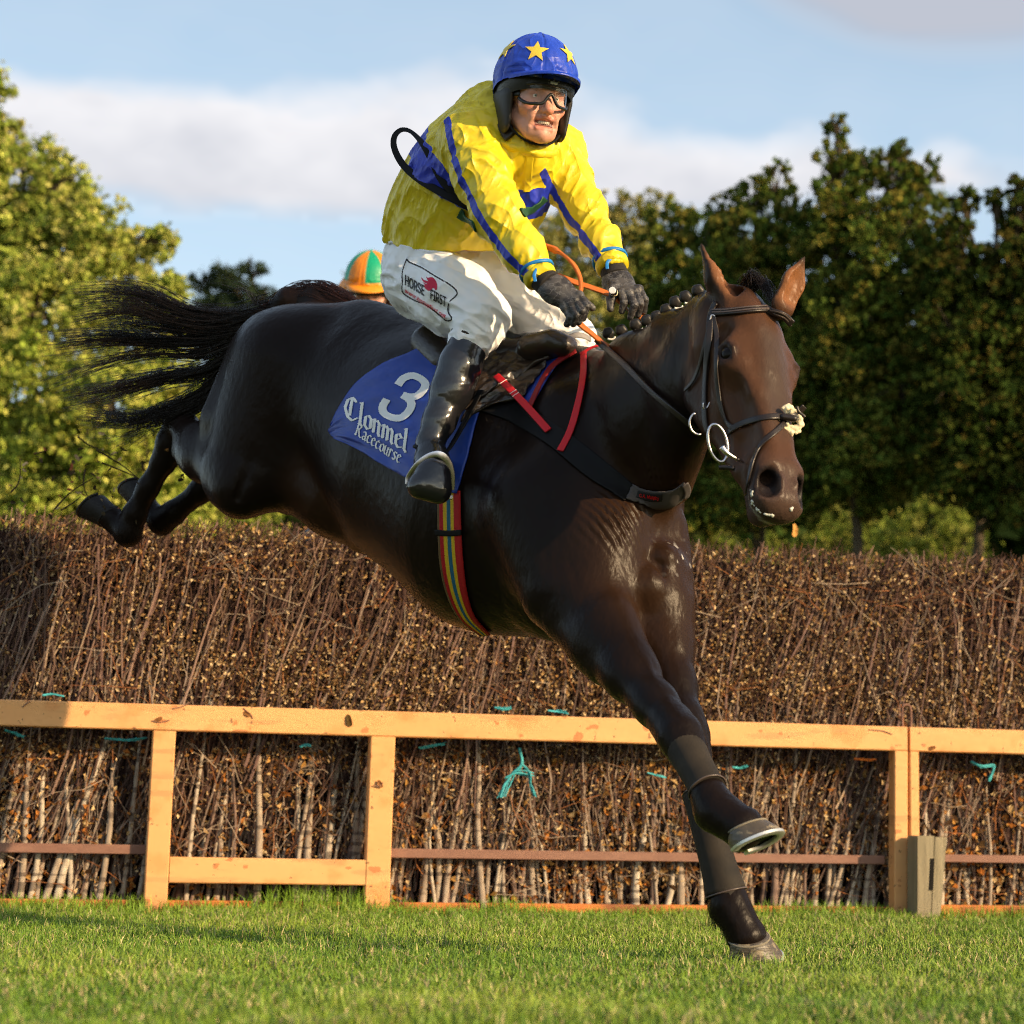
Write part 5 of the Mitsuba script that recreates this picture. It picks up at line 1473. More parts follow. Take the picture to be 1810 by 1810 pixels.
# bit: ring and cheek
bt = thing('bit', 'steel bit with a loose ring at the corner of the horse\'s mouth', 'bit')
th = np.linspace(0, 2 * np.pi, 41)
add(f'{bt}__ring', tube([P(1269 + 17 * math.cos(t) + 5 * math.sin(t), 783 + 33 * math.sin(t) + 2 * math.cos(t), 5.0) for t in th], 0.0036, 8, cap=False), 'mat_silver', True)
add(f'{bt}__cheek', tube(catmull([P(1276, 790, 4.985), P(1284, 800, 4.98), P(1300, 810, 4.985), P(1314, 817, 5.0)], 14), np.linspace(0.0085, 0.0025, 14), 10), 'mat_silver', True)
ar = np.linspace(math.pi * 0.45, math.pi * 1.35, 16)
add(f'{bt}__rein_ring', tube([P(1236 + 17 * math.cos(t), 748 + 20 * math.sin(t), 5.06) for t in ar], 0.0030, 6), 'mat_silver', True)
# sheepskin rosette on the noseband
sp = thing('sheepskin_pad', 'cream sheepskin rosette with a dark leather centre where the nosebands cross', 'noseband pad')
S = Soft()
rng_s = np.random.default_rng(3)
pc, pn = cast([(1392, 742)], HORSE)
pc, pn = pc[0], unit(pn[0] + 0.5 * HN)
dp = px(pc)[2] - 0.012
for (u, w, r, k) in ((1369, 743, 9, 16), (1374, 750, 7, 10), (1390, 722, 7, 10), (1399, 724, 6, 8), (1411, 740, 7, 12), (1414, 750, 6, 8), (1388, 758, 9, 16), (1400, 761, 10, 18), (1409, 758, 7, 10)):
    for _ in range(k * 2):
        q = rng_s.normal(0, 0.42, 3)
        S.ball(P(u + q[0] * r, w + q[1] * r, dp - abs(q[2]) * 0.006), rng_s.uniform(0.0028, 0.0052), 0.003)
add(f'{sp}__fleece', S.mesh(0.0020), None or 'mat_fleece', True)
scene['mat_fleece'] = pr((0.78, 0.66, 0.45), 0.9, 0.1, sheen=0.5)
S = Soft()
S.cone(P(1385, 737, dp - 0.010), P(1403, 740, dp - 0.012), 0.009, 0.009, 0.005)
add(f'{sp}__leather_centre', S.mesh(0.002), 'mat_bridle', True)

# ------------------------------------------------------------------ tendon boots on the forelegs
def boot_col(p, n, uv):
    return mix([0.009, 0.008, 0.008], [0.034, 0.026, 0.018], fbm(p.x * 22, p.y * 22, p.z * 22, 4))


scene['mat_tendon_boot'] = pr(proc(boot_col), 0.75, 0.25)
for path, rr, lab in (([(1206, 1309, 5.08), (1222, 1342, 5.035), (1240, 1375, 4.985), (1252, 1398, 4.955)], [0.051, 0.046, 0.043, 0.046], 'brown-black tendon boot on the raised foreleg'),
                      ([(1236, 1400, 5.285), (1250, 1455, 5.245), (1270, 1530, 5.20), (1286, 1588, 5.175)], [0.044, 0.043, 0.045, 0.053], 'brown-black tendon boot on the landing foreleg')):
    k = thing('tendon_boot', lab, 'leg boot')
    c = catmull([P(*q) for q in path], 20)
    r = catmull(np.array(rr)[:, None], 20)[:, 0]
    r[0] *= 0.93
    c2 = np.vstack([c, c[-2:-9:-1]])
    r2 = np.concatenate([r, r[-2:-9:-1] * 0.90])
    add(f'{k}__sleeve', tube(c2, r2, 28, cap=False), 'mat_tendon_boot', True)
    for fr in (0.02, 0.97):
        j = int(fr * 19)
        t = unit(c[min(j + 1, 19)] - c[max(j - 1, 0)])
        a = unit(np.cross(t, [0, 1, 0]))
        b = np.cross(t, a)
        add(f'{k}__edging', tube(c[j] + (r[j] + 0.001) * (np.cos(th)[:, None] * a + np.sin(th)[:, None] * b), 0.0022, 6, cap=False), 'mat_piping', True)
    side = unit(-FWD + 0.4 * RGT)
    add(f'{k}__seam', tube(np.array([c[i] + side * (r[i] + 0.0003) for i in range(1, 19)]), 0.0025, 6, flat=(side, 0.5)), 'mat_piping', True)

# froth on the lips
scene['mat_froth'] = pr((0.55, 0.55, 0.48), 0.5, 0.4)
S = Soft()
rng_f = np.random.default_rng(9)
for (u0, v0, u1, v1, k_) in ((1327, 868, 1331, 892, 9), (1331, 892, 1343, 906, 8), (1343, 906, 1372, 914, 10), (1402, 893, 1398, 906, 4)):
    for _ in range(k_):
        t_ = rng_f.random()
        q_, n__ = cast([(u0 + (u1 - u0) * t_ + rng_f.normal(0, 1.2), v0 + (v1 - v0) * t_ + rng_f.normal(0, 1.2))], HORSE)
        S.ball(q_[0], rng_f.uniform(0.0018, 0.0036), 0.003)
add(f'{HORSE_KEY}__froth', S.mesh(0.0016), 'mat_froth', True)
# ------------------------------------------------------------------ the rider
RF = unit([0.36, -0.905, -0.19])                    # where the face looks
RR = unit(np.array([-0.93, -0.345, -0.06]) - (np.array([-0.93, -0.345, -0.06]) @ RF) * RF)   # the rider's right
RU = np.cross(RR, RF)
RR, RU = RR * math.cos(0.085) + RU * math.sin(0.085), RU * math.cos(0.085) - RR * math.sin(0.085)
RO = P(966, 171, 5.80) - 0.085 * RF                  # between the eyes, inside the head


def rh(x, y, z):
    """A point of the rider's head: x to the rider's right, y forward, z up from between the eyes."""
    return RO + x * RR + y * RF + z * RU


RIDER = thing('person', 'rider in a yellow jersey with a blue hoop crouching over the dark horse', 'person')
SH_R, SH_L = P(832, 246, 5.93), P(988, 272, 6.10)
EL_R, EL_L = P(893, 378, 5.80), P(1040, 368, 5.97)
WR_R, WR_L = P(957, 491, 5.71), P(1084, 478, 5.84)
HIP_R, HIP_L = P(748, 492, 6.20), P(838, 482, 6.40)
KN_R, KN_L = P(852, 560, 5.92), P(1008, 600, 6.08)


def rider_body():
    S = Soft()
    # head with a grimacing face
    S.cone(rh(0, -0.025, 0.055), rh(0, 0.01, 0.045), 0.088, 0.083, 0.03)
    S.cone(rh(0, 0.030, 0.010), rh(0, 0.042, -0.062), 0.063, 0.050, 0.03)
    S.cone(rh(0, 0.045, -0.07), rh(0, 0.066, -0.098), 0.034, 0.026, 0.025)
    S.ball(rh(0, 0.082, -0.105), 0.017, 0.02)
    for s in (1, -1):
        S.cone(rh(s * 0.052, 0.005, -0.055), rh(s * 0.028, 0.060, -0.098), 0.022, 0.018, 0.02)         # jaw
        S.cone(rh(s * 0.046, 0.058, -0.028), rh(s * 0.032, 0.076, -0.044), 0.022, 0.017, 0.015)        # cheek
        S.cone(rh(s * 0.030, 0.078, -0.062), rh(s * 0.030, 0.072, -0.080), 0.013, 0.012, 0.012)
        S.cone(rh(s * 0.010, 0.090, 0.020), rh(s * 0.046, 0.074, 0.018), 0.011, 0.012, 0.012)          # brow
        S.ball(rh(s * 0.0125, 0.100, -0.044), 0.0085, 0.007)
    S.cone(rh(0, 0.086, 0.010), rh(0, 0.109, -0.036), 0.0105, 0.0120, 0.012)
    S.ball(rh(0, 0.114, -0.040), 0.0115, 0.008)
    S.cone(rh(0, 0.09, -0.052), rh(0, 0.086, -0.066), 0.018, 0.014, 0.012)
    for s in (1, -1):
        S.ball(rh(s * 0.032, 0.101, 0.0), 0.0150, 0.012, None, '-')                                    # eye hollow
        S.cone(rh(s * 0.018, 0.100, -0.050), rh(s * 0.034, 0.086, -0.082), 0.0045, 0.0035, 0.010, None, '-')
        S.ball(rh(s * 0.0075, 0.108, -0.051), 0.0038, 0.004, None, '-')
    S.cone(rh(-0.023, 0.096, -0.0745), rh(0.023, 0.096, -0.0745), 0.0125, 0.0125, 0.004, (RU, 0.78), '-')  # open mouth
    S.cone(rh(-0.022, 0.089, -0.0605), rh(0.022, 0.089, -0.0605), 0.0045, 0.0045, 0.005)               # lips
    S.cone(rh(-0.021, 0.089, -0.0895), rh(0.021, 0.089, -0.0895), 0.0055, 0.0055, 0.005)
    for s in (1, -1):
        S.cone(rh(s * 0.031, 0.077, 0.0065), rh(s * 0.020, 0.083, 0.0075), 0.0052, 0.0050, 0.004)       # lids
        S.cone(rh(s * 0.042, 0.069, 0.003), rh(s * 0.031, 0.079, 0.0068), 0.0048, 0.0052, 0.004)
        S.cone(rh(s * 0.042, 0.070, -0.0065), rh(s * 0.022, 0.080, -0.0078), 0.0048, 0.0048, 0.004)
        S.cone(rh(s * 0.078, -0.018, 0.018), rh(s * 0.076, -0.012, -0.018), 0.014, 0.010, 0.008, (RR, 0.5))
    # neck, trunk and limbs, under the clothes
    S.cone(rh(0, -0.02, -0.05), rh(0, -0.085, -0.150), 0.056, 0.062, 0.03)
    S.chain([rh(0, -0.09, -0.16), P(868, 282, 6.08), P(812, 362, 6.17), P(772, 440, 6.27), P(778, 480, 6.28)], [0.07, 0.125, 0.12, 0.115, 0.12], 0.06)
    for a, b, c in ((SH_R, EL_R, WR_R), (SH_L, EL_L, WR_L)):
        S.chain([a, b, c], [0.052, 0.038, 0.026], 0.04)
    S.cone(SH_R, SH_L, 0.06, 0.06, 0.05)
    for a, b, c in ((HIP_R, KN_R, P(757, 783, 5.79)), (HIP_L, KN_L, P(930, 760, 6.36))):
        S.chain([a, b, b * 0.6 + c * 0.4, c], [0.095, 0.050, 0.043, 0.028], 0.04)
    return S


BV, BF = rider_body().mesh(0.0027)
x, y, z = (BV - RO) @ RR, (BV - RO) @ RF, (BV - RO) @ RU
skin = np.tile(np.array([0.55, 0.275, 0.20]), (len(BV), 1)) * (0.93 + 0.14 * meshkit.fbm(BV * 60, 3, 4))[:, None]


def tint(w, col):
    global skin
    skin = skin * (1 - w[:, None]) + np.array(col) * w[:, None]


def near(px_, r0, r1):
    return 1 - ramp(np.linalg.norm(BV - px_, axis=1), r0, r1)


for s in (1, -1):
    tint(0.55 * near(rh(s * 0.042, 0.075, -0.036), 0.008, 0.032), [0.56, 0.19, 0.115])
tint(0.6 * near(rh(0, 0.12, -0.042), 0.006, 0.022), [0.55, 0.18, 0.115])
lip = (np.abs(z + 0.0750) < 0.0195) & (np.abs(x) < 0.029) & (y > 0.080)
tint(0.7 * lip * 1.0, [0.46, 0.15, 0.11])
tint((np.abs(z + 0.0750) < 0.009) * (np.abs(x) < 0.027) * (y > 0.04) * (y < 0.088) * 1.0, [0.10, 0.02, 0.02])
tint(0.2 * ((y > 0.02) & (z < -0.045) & (z > -0.13)) * ramp(meshkit.fbm(BV * 500, 2, 7), 0.5, 0.7), [0.38, 0.19, 0.125])
for s in (1, -1):
    tint(0.45 * near(rh(s * 0.031, 0.085, 0.0), 0.010, 0.020), [0.30, 0.125, 0.085])
    tint(0.6 * near(rh(s * 0.033, 0.088, 0.021), 0.005, 0.014), [0.22, 0.12, 0.07])
scene['mat_skin'] = {'type': 'twosided', 'bsdf': {'type': 'bumpmap', 'scale': 0.0007, 'tex': proc(lambda p, n, uv: fbm(p.x * 450, p.y * 450, p.z * 450, 2)), 'inner': {'type': 'principled', 'base_color': VC, 'roughness': 0.45, 'specular': 0.45, 'sheen': 0.1}}}
add(f'{RIDER}__body', (BV, BF), 'mat_skin', True, color=np.clip(skin, 0, 1))
scene['mat_white_eye'] = pr((0.62, 0.58, 0.54), 0.15, 0.6)
scene['mat_iris'] = pr((0.05, 0.045, 0.03), 0.1, 0.6)
scene['mat_teeth'] = pr((0.58, 0.51, 0.41), 0.3, 0.4)
for s in (1, -1):
    e = trimesh.creation.icosphere(3, 0.0112)
    e.apply_translation(rh(s * 0.031, 0.0735, -0.001))
    k = add(f'{RIDER}__eye', e, 'mat_white_eye', True)
    e = trimesh.creation.icosphere(2, 0.0058)
    e.apply_translation(rh(s * 0.031, 0.0735, -0.001) + 0.0068 * unit(RF + 0.1 * RU - 0.1 * RR))
    add(f'{k}__iris', e, 'mat_iris', True)
teeth = []
for i, xx in enumerate(np.linspace(-0.0175, 0.0175, 8)):
    t = trimesh.creation.icosphere(2, 1.0)
    t.apply_scale([0.0030, 0.0024, 0.0066])
    M = np.eye(4)
    M[:3, :3] = np.stack([RR, RF, RU], 1)
    M[:3, 3] = rh(xx * 1.1, 0.0875 - 18 * xx * xx, -0.0695)
    t.apply_transform(M)
    add(f'{RIDER}__tooth', t, 'mat_teeth', True)


# ------------------------------------------------------------------ clothes
def folds(v, f, amp, fn):
    """Moves the vertices along their normals by amp * fn(v)."""
    n = meshkit.arrays((v, f), True)[2]
    return v + n * (amp * fn(v))[:, None]


def plane_cut(points, inside):
    """A post step that keeps only the side of the plane through three points on which `inside` lies."""
    a, b, c = points
    n = unit(np.cross(b - a, c - a))
    if (np.asarray(inside) - a) @ n > 0:
        n = -n

    def post(Fv, lo, h):
        X = [(lo[k] + h * np.arange(Fv.shape[k])).astype(np.float32).reshape([-1 if e == k else 1 for e in range(3)]) - np.float32(a[k]) for k in range(3)]
        np.maximum(Fv, n[0] * X[0] + n[1] * X[1] + n[2] * X[2], out=Fv)
    return post


J = Soft()
J.chain([P(770, 425, 6.27), P(790, 385, 6.22), P(826, 325, 6.13), P(866, 268, 6.06), P(884, 225, 6.02)], [0.150, 0.158, 0.163, 0.152, 0.105], 0.07)
J.cone(P(810, 420, 6.18), P(880, 355, 6.05), 0.125, 0.120, 0.08)
J.cone(P(888, 400, 6.12), P(915, 330, 6.03), 0.062, 0.085, 0.06)
J.cone(P(905, 305, 6.0), P(940, 268, 5.98), 0.09, 0.085, 0.06)
J.cone(SH_R, P(880, 235, 5.98), 0.082, 0.085, 0.05)
J.cone(SH_L, P(935, 250, 6.0), 0.078, 0.08, 0.05)
J.cone(P(872, 205, 6.0), rh(0, -0.075, -0.13), 0.085, 0.080, 0.04)
J.cone(rh(0, -0.07, -0.125), rh(0, -0.03, -0.135), 0.080, 0.072, 0.03)
J.chain([SH_R, P(852, 310, 5.85), P(884, 384, 5.79), P(924, 444, 5.745), P(950, 482, 5.715)], [0.080, 0.074, 0.066, 0.054, 0.039], 0.03)
J.chain([SH_L, P(1006, 322, 6.03), P(1034, 374, 5.97), P(1062, 428, 5.88), P(1079, 463, 5.85)], [0.072, 0.062, 0.056, 0.050, 0.040], 0.03)
JV, JF = J.mesh(0.0042, plane_cut((P(690, 416, 6.3), P(800, 443, 6.05), P(925, 432, 6.1)), P(860, 280, 6.05)))


def limb_folds(v):
    """Silk: broad soft folds along the trunk, tighter ones across the bends of the arms."""
    out = np.zeros(len(v))
    ax = unit(P(884, 225, 6.02) - P(770, 425, 6.27))
    side = unit(np.cross(ax, FWD))
    q = np.stack([(v @ ax) * 4.5 + (v @ side) * 5, (v @ side) * 21, (v @ np.cross(ax, side)) * 21], -1)
    n1 = meshkit.fbm(q, 2, 41)
    out += (1 - np.abs(2 * n1 - 1)) ** 2 * 1.9 - 0.9
    for a, b in ((SH_R, EL_R), (EL_R, WR_R), (SH_L, EL_L), (EL_L, WR_L)):
        d = unit(b - a)
        s1 = unit(np.cross(d, FWD))
        w = 1 - ramp(seg_dist(v, a, b), 0.05, 0.11)
        q = np.stack([(v @ d) * 19 + (v @ s1) * 17, (v @ s1) * 5 - (v @ d) * 3, (v @ np.cross(d, s1)) * 6], -1)
        n2 = meshkit.fbm(q, 2, 43)
        out = out * (1 - w) + w * ((1 - np.abs(2 * n2 - 1)) ** 2 * 1.7 - 0.85)
    return out


JV = folds(JV, JF, 0.0085, limb_folds)
JERSEY = trimesh.Trimesh(JV, JF, process=False)


def poly_dist(path):
    """A drjit function: the distance of a point to a polyline in space."""
    pts = [tuple(map(float, p)) for p in path]
    import drjit as dr

    def fn(p):
        best = mi.Float(1e9)
        for a, b in zip(pts[:-1], pts[1:]):
            ab = mi.Vector3f(b[0] - a[0], b[1] - a[1], b[2] - a[2])
            ap = mi.Vector3f(p) - mi.Vector3f(*a)
            t = dr.clip(dr.dot(ap, ab) / dr.dot(ab, ab), 0, 1)
            best = dr.minimum(best, dr.norm(ap - ab * t))
        return best
    return fn


s1, _ = cast(catmull([(790, 213), (797, 255), (809, 300), (830, 350), (856, 398), (888, 443), (916, 472), (943, 494)], 20), JERSEY)
s2, _ = cast(catmull([(960, 304), (972, 330), (990, 362), (1020, 405), (1045, 437), (1062, 462)], 10), JERSEY)
d1, d2 = poly_dist(s1), poly_dist(s2)
HB, _ = cast([(744, 256), (800, 335), (928, 356)], JERSEY)
AX = unit([0.20, -0.72, 0.66])
HO = HB[1] + 0.012 * AX


def jersey_col(p, n, uv):
    import drjit as dr
    yellow = mix([0.60, 0.465, 0.010], [0.65, 0.51, 0.018], fbm(p.x * 20, p.y * 20, p.z * 20, 2))
    blue = mi.Color3f(0.016, 0.032, 0.40)
    q = mi.Vector3f(p)
    sc = dr.dot(q - mi.Vector3f(*map(float, HO)), mi.Vector3f(*map(float, AX)))
    arm = dr.minimum(dr.minimum(da(q), db(q)), dr.minimum(dc(q), dd(q)))
    hoop = (dr.abs(sc) < 0.047) & (arm > 0.0)
    c = dr.select(hoop, blue, yellow)
    return dr.select((d1(q) < 0.0125) | (d2(q) < 0.0125), blue, c)


def capsule_dist(a, b, r):
    f = poly_dist([a, b])
    return lambda p: f(p) - r


EJ = P(884, 384, 5.79)
da, db = capsule_dist(SH_R + (EJ - SH_R) * 0.10, EJ, 0.098), capsule_dist(EJ, WR_R, 0.088)
dc, dd = capsule_dist(SH_L + (EL_L - SH_L) * 0.12, EL_L, 0.090), capsule_dist(EL_L, WR_L, 0.078)


def silk_bump(p, n, uv):
    import drjit as dr
    n1 = noise(p.x * 26 + 6 * p.z, p.y * 26, p.z * 15 + 7 * p.x)
    n2 = noise(p.x * 52 - 20 * p.z, p.y * 52 + 9, p.z * 24 - 11 * p.x)
    r1, r2 = 1 - dr.abs(2 * n1 - 1), 1 - dr.abs(2 * n2 - 1)
    return r1 * r1 * r1 + 0.35 * r2 * r2 * r2


scene['mat_jersey'] = bumped(pr(proc(jersey_col), 0.42, 0.45, sheen=0.4), silk_bump, 0.005)
k = add(f'{RIDER}__jersey', (JV, JF), 'mat_jersey', True)
scene['mat_yellow'] = bumped(pr((0.625, 0.485, 0.014), 0.45, 0.45), silk_bump, 0.006)
# turned-up collar, placket and cuffs
th = np.linspace(0, 2 * np.pi, 41)
cc = rh(0, -0.052, -0.128)
add(f'{k}__collar', tube(cc + 0.088 * np.cos(th)[:, None] * RR + 0.086 * np.sin(th)[:, None] * unit(RF - 0.25 * RU) + (0.010 * np.cos(th) ** 2)[:, None] * RU, 0.014, 10, cap=False), 'mat_yellow', True)
v, f = strap([(938, 252), (936, 285), (934, 315), (930, 338)], 0.011, mesh=JERSEY, off=0.003, n=16, thick=0.25)
add(f'{k}__placket', (v, f), 'mat_yellow', True)
scene['mat_tie'] = pr((0.012, 0.17, 0.48), 0.5, 0.4)
for w, e, r in ((P(950, 481, 5.715), EL_R, 0.0455), (P(1079, 462, 5.852), EL_L, 0.0465)):
    d = unit(w - e)
    a = unit(np.cross(d, FWD))
    b = np.cross(d, a)
    ring = (np.cos(th)[:, None] * a + np.sin(th)[:, None] * b)
    add(f'{k}__cuff', tube(np.array([w - d * 0.004, w + d * 0.010, w + d * 0.026, w + d * 0.030]), [r * 0.93, r * 1.02, r * 0.98, r * 0.7], 22), 'mat_yellow', True)
    add(f'{k}__wrist_tie', tube(w - d * 0.006 + r * 0.99 * ring + 0.004 * np.sin(2 * th)[:, None] * d, 0.0052, 6, flat=(d, 1.0), cap=False), 'mat_tie', True)
    tail = w - d * 0.004 - FWD * (r + 0.003)
    add(f'{k}__tie_end', tube(catmull(np.array([tail, tail - a * 0.014 + d * 0.012, tail - a * 0.020 + d * 0.032]), 8), 0.005, 6, flat=(FWD, 0.3)), 'mat_tie', True)

# breeches
B = Soft()
B.chain([P(775, 428, 6.27), P(770, 455, 6.29), P(776, 482, 6.28)], [0.130, 0.134, 0.130], 0.05)
B.cone(P(748, 488, 6.22), P(770, 500, 6.22), 0.112, 0.112, 0.06)
B.chain([P(752, 494, 6.18), P(806, 528, 6.02), P(848, 556, 5.925), P(856, 566, 5.91)], [0.112, 0.101, 0.072, 0.062], 0.04)
B.chain([P(854, 566, 5.91), P(838, 592, 5.90), P(822, 622, 5.885)], [0.064, 0.056, 0.048], 0.03)
B.chain([P(835, 480, 6.38), P(920, 530, 6.22), P(985, 578, 6.11), P(1012, 602, 6.07)], [0.118, 0.108, 0.078, 0.058], 0.04)
B.chain([P(1012, 602, 6.07), P(1006, 640, 6.12), P(990, 680, 6.17)], [0.058, 0.054, 0.048], 0.03)
B.cone(P(790, 470, 6.26), P(900, 480, 6.25), 0.11, 0.09, 0.06)
BRV, BRF = B.mesh(0.0042)


def breech_folds(v):
    a, b = P(752, 494, 6.18), P(852, 560, 5.92)
    d = unit(b - a)
    s = unit(np.cross(d, FWD))
    q = np.stack([(v @ d) * 6 + (v @ s) * 9, (v @ s) * 24 - (v @ d) * 5, (v @ np.cross(d, s)) * 12], -1)
    n = meshkit.fbm(q, 2, 51)
    w = np.exp(-((v - P(862, 575, 5.9)) ** 2).sum(1) / 0.10 ** 2)
    q2 = np.stack([(v @ s) * 9, (v @ d) * 45, 0 * v[:, 0]], -1)
    return ((1 - np.abs(2 * n - 1)) ** 2 * 1.8 - 0.9) + 0.5 * w * (meshkit.noise(q2, 3) - 0.5)


BRV = folds(BRV, BRF, 0.0080, breech_folds)
BREECH = trimesh.Trimesh(BRV, BRF, process=False)
scene['mat_breeches'] = bumped(pr((0.78, 0.78, 0.80), 0.45, 0.35), silk_bump, 0.006)
bk = add(f'{RIDER}__breeches', (BRV, BRF), 'mat_breeches', True)
scene['mat_black_print'] = pr((0.012, 0.012, 0.014), 0.5, 0.3)
scene['mat_logo_red'] = pr((0.48, 0.008, 0.045), 0.5, 0.3)
scene['mat_url_red'] = pr((0.62, 0.03, 0.05), 0.5, 0.3)
add(f'{bk}__badge_outline', strap([(719, 458), (724, 464), (745, 473), (770, 489), (795, 503), (809, 517), (803, 526), (794, 535), (792, 552), (800, 564), (790, 567), (783, 562), (770, 551), (752, 538), (738, 533), (724, 526), (711, 516), (712, 500), (711, 482), (719, 458)], 0.0019, mesh=BREECH, off=0.001, n=110, thick=0.5), 'mat_black_print', True)
m = inter('HORSE', True)
add(f'{bk}__lettering', lay(m, (715.5, 503), (35 / m.bounds[1][0], 20 / m.bounds[1][0]), (0.5, -17.5), BREECH, 0.0015, 0.3), 'mat_black_print', True, label='black lettering HORSE')
m = inter('FIRST', True)
add(f'{bk}__lettering', lay(m, (760.5, 527), (28 / m.bounds[1][0], 15 / m.bounds[1][0]), (0.6, -16), BREECH, 0.0015, 0.3), 'mat_black_print', True, label='black lettering FIRST')
m = inter('www.horsefirst.net')
add(f'{bk}__lettering', lay(m, (715.5, 516), (72 / m.bounds[1][0], 47 / m.bounds[1][0]), (1.5, -6.6), BREECH, 0.0015, 0.4), 'mat_url_red', True, label='small red web address')
# red horse's head with a streaming mane
fl_ = [Polygon(catmull(np.array(q, float), 6 * len(q))) for q in (
    [(758, 491.5), (764, 491), (770, 496), (773, 504), (772.5, 511), (770, 513), (768, 509.5), (764.5, 509), (763, 512), (759, 514), (754, 511), (752, 507), (757, 505), (758, 491.5)],
    [(745.5, 490.5), (749, 495), (755, 497), (762, 498.5), (760, 503), (752, 500), (747.5, 496), (745.5, 490.5)], [(748.5, 499.5), (754, 502.5), (760, 503), (758, 507), (753, 505.5), (748.5, 499.5)],
    [(754, 489.5), (759, 493), (764, 493), (762, 498), (757, 495.5), (754, 489.5)], [(750, 504.5), (756, 507), (758, 510), (753, 508.5), (750, 504.5)])]
lg = flat_poly(unary_union([g.buffer(0.2) for g in fl_]), 0.5)
add(f'{bk}__red_emblem', lay(lg, (0, 0), (1, 0), (0, 1), BREECH, 0.0015, 1.2), 'mat_logo_red', True, label='red horse head emblem with streaming mane')
scene['mat_grey_trim'] = pr((0.20, 0.19, 0.20), 0.5, 0.4)
add(f'{bk}__knee_band', strap([(1003, 598), (1018, 592), (1032, 594), (1044, 600)], 0.0085, mesh=BREECH, off=0.001, n=14, thick=0.25), 'mat_grey_trim', True)
add(f'{bk}__waistband', strap([(688, 424), (705, 424), (730, 432), (760, 441), (800, 450)], 0.017, mesh=BREECH, off=0.002, n=20, thick=0.15), 'mat_breeches', True)

# boots
scene['mat_boot'] = bumped(pr((0.008, 0.008, 0.010), 0.16, 0.6, clearcoat=0.6, clearcoat_gloss=0.9), lambda p, n, uv: fbm(p.x * 17, p.y * 17, p.z * 26, 3), 0.005)
scene['mat_boot_top'] = pr((0.022, 0.014, 0.010), 0.7, 0.3)
scene['mat_boot_sole'] = pr((0.06, 0.035, 0.018), 0.7, 0.3)
BT = Soft()
BT.chain([P(831, 602, 5.895), P(812, 650, 5.865), P(798, 690, 5.845), P(776, 745, 5.815), P(760, 783, 5.79)], [0.056, 0.056, 0.053, 0.042, 0.033], 0.03)
BT.cone(P(760, 785, 5.79), P(764, 812, 5.76), 0.034, 0.038, 0.03)
BT.cone(P(764, 815, 5.77), P(776, 826, 5.83), 0.034, 0.032, 0.03)
BT.chain([P(763, 818, 5.75), P(764, 842, 5.705)], [0.044, 0.052], 0.03)
BT.cone(P(742, 860, 5.665), P(775, 868, 5.675), 0.034, 0.035, 0.03)
k = add(f'{RIDER}__boot', BT.mesh(0.004), 'mat_boot', True)
c0, dr_ = P(832, 600, 5.895), unit(P(812, 650, 5.865) - P(832, 600, 5.895))
a = unit(np.cross(dr_, FWD)); b = np.cross(dr_, a)
add(f'{k}__cuff', tube(np.array([c0 - dr_ * 0.022, c0 - dr_ * 0.016, c0 + dr_ * 0.012, c0 + dr_ * 0.018]), [0.052, 0.060, 0.0605, 0.054], 26), 'mat_boot_top', True)
add(f'{k}__sole', tube(catmull([P(745, 850, 5.71), P(757, 862, 5.685), P(775, 872, 5.70)], 8), 0.020, 12, flat=(unit(P(757, 870, 5.66) - P(762, 835, 5.70)), 0.35)), 'mat_boot_sole', True)
add(f'{k}__spur_strap', tube(np.array([P(757, 789, 5.785) + 0.037 * (np.cos(t) * RGT + np.sin(t) * FWD) + 0.004 * np.sin(t) * UPV for t in th]), 0.006, 6, cap=False), 'mat_black_strap', True)
add(f'{k}__zip_band', tube(np.array([P(801, 677, 5.85) + 0.0555 * (np.cos(t) * unit(RGT + 0.35 * UPV) + np.sin(t) * FWD) for t in th]), 0.002, 6, cap=False), 'mat_boot_top', True)
BT = Soft()
BT.chain([P(992, 665, 6.17), P(960, 720, 6.28), P(930, 770, 6.36)], [0.054, 0.050, 0.036], 0.03)
BT.chain([P(930, 775, 6.36), P(938, 810, 6.33), P(945, 830, 6.28)], [0.036, 0.044, 0.034], 0.03)
add(f'{RIDER}__boot', BT.mesh(0.005), 'mat_boot', True)


# ------------------------------------------------------------------ gloves
def glove_col(p, n, uv):
    g = fbm(p.x * 70, p.y * 70, p.z * 70, 3)
    line = smoothstep(0.47, 0.50, g) * smoothstep(0.56, 0.53, g)
    return mix(mix([0.022, 0.020, 0.021], [0.06, 0.056, 0.056], smoothstep(0.45, 0.6, noise(p.x * 45, p.y * 45, p.z * 45))), [0.20, 0.20, 0.205], line * 0.30)


scene['mat_glove'] = bumped(pr(proc(glove_col), 0.5, 0.4), lambda p, n, uv: fbm(p.x * 120, p.y * 120, p.z * 120, 3), 0.0022)
scene['mat_cuff_knit'] = pr((0.022, 0.020, 0.020), 0.75, 0.2)


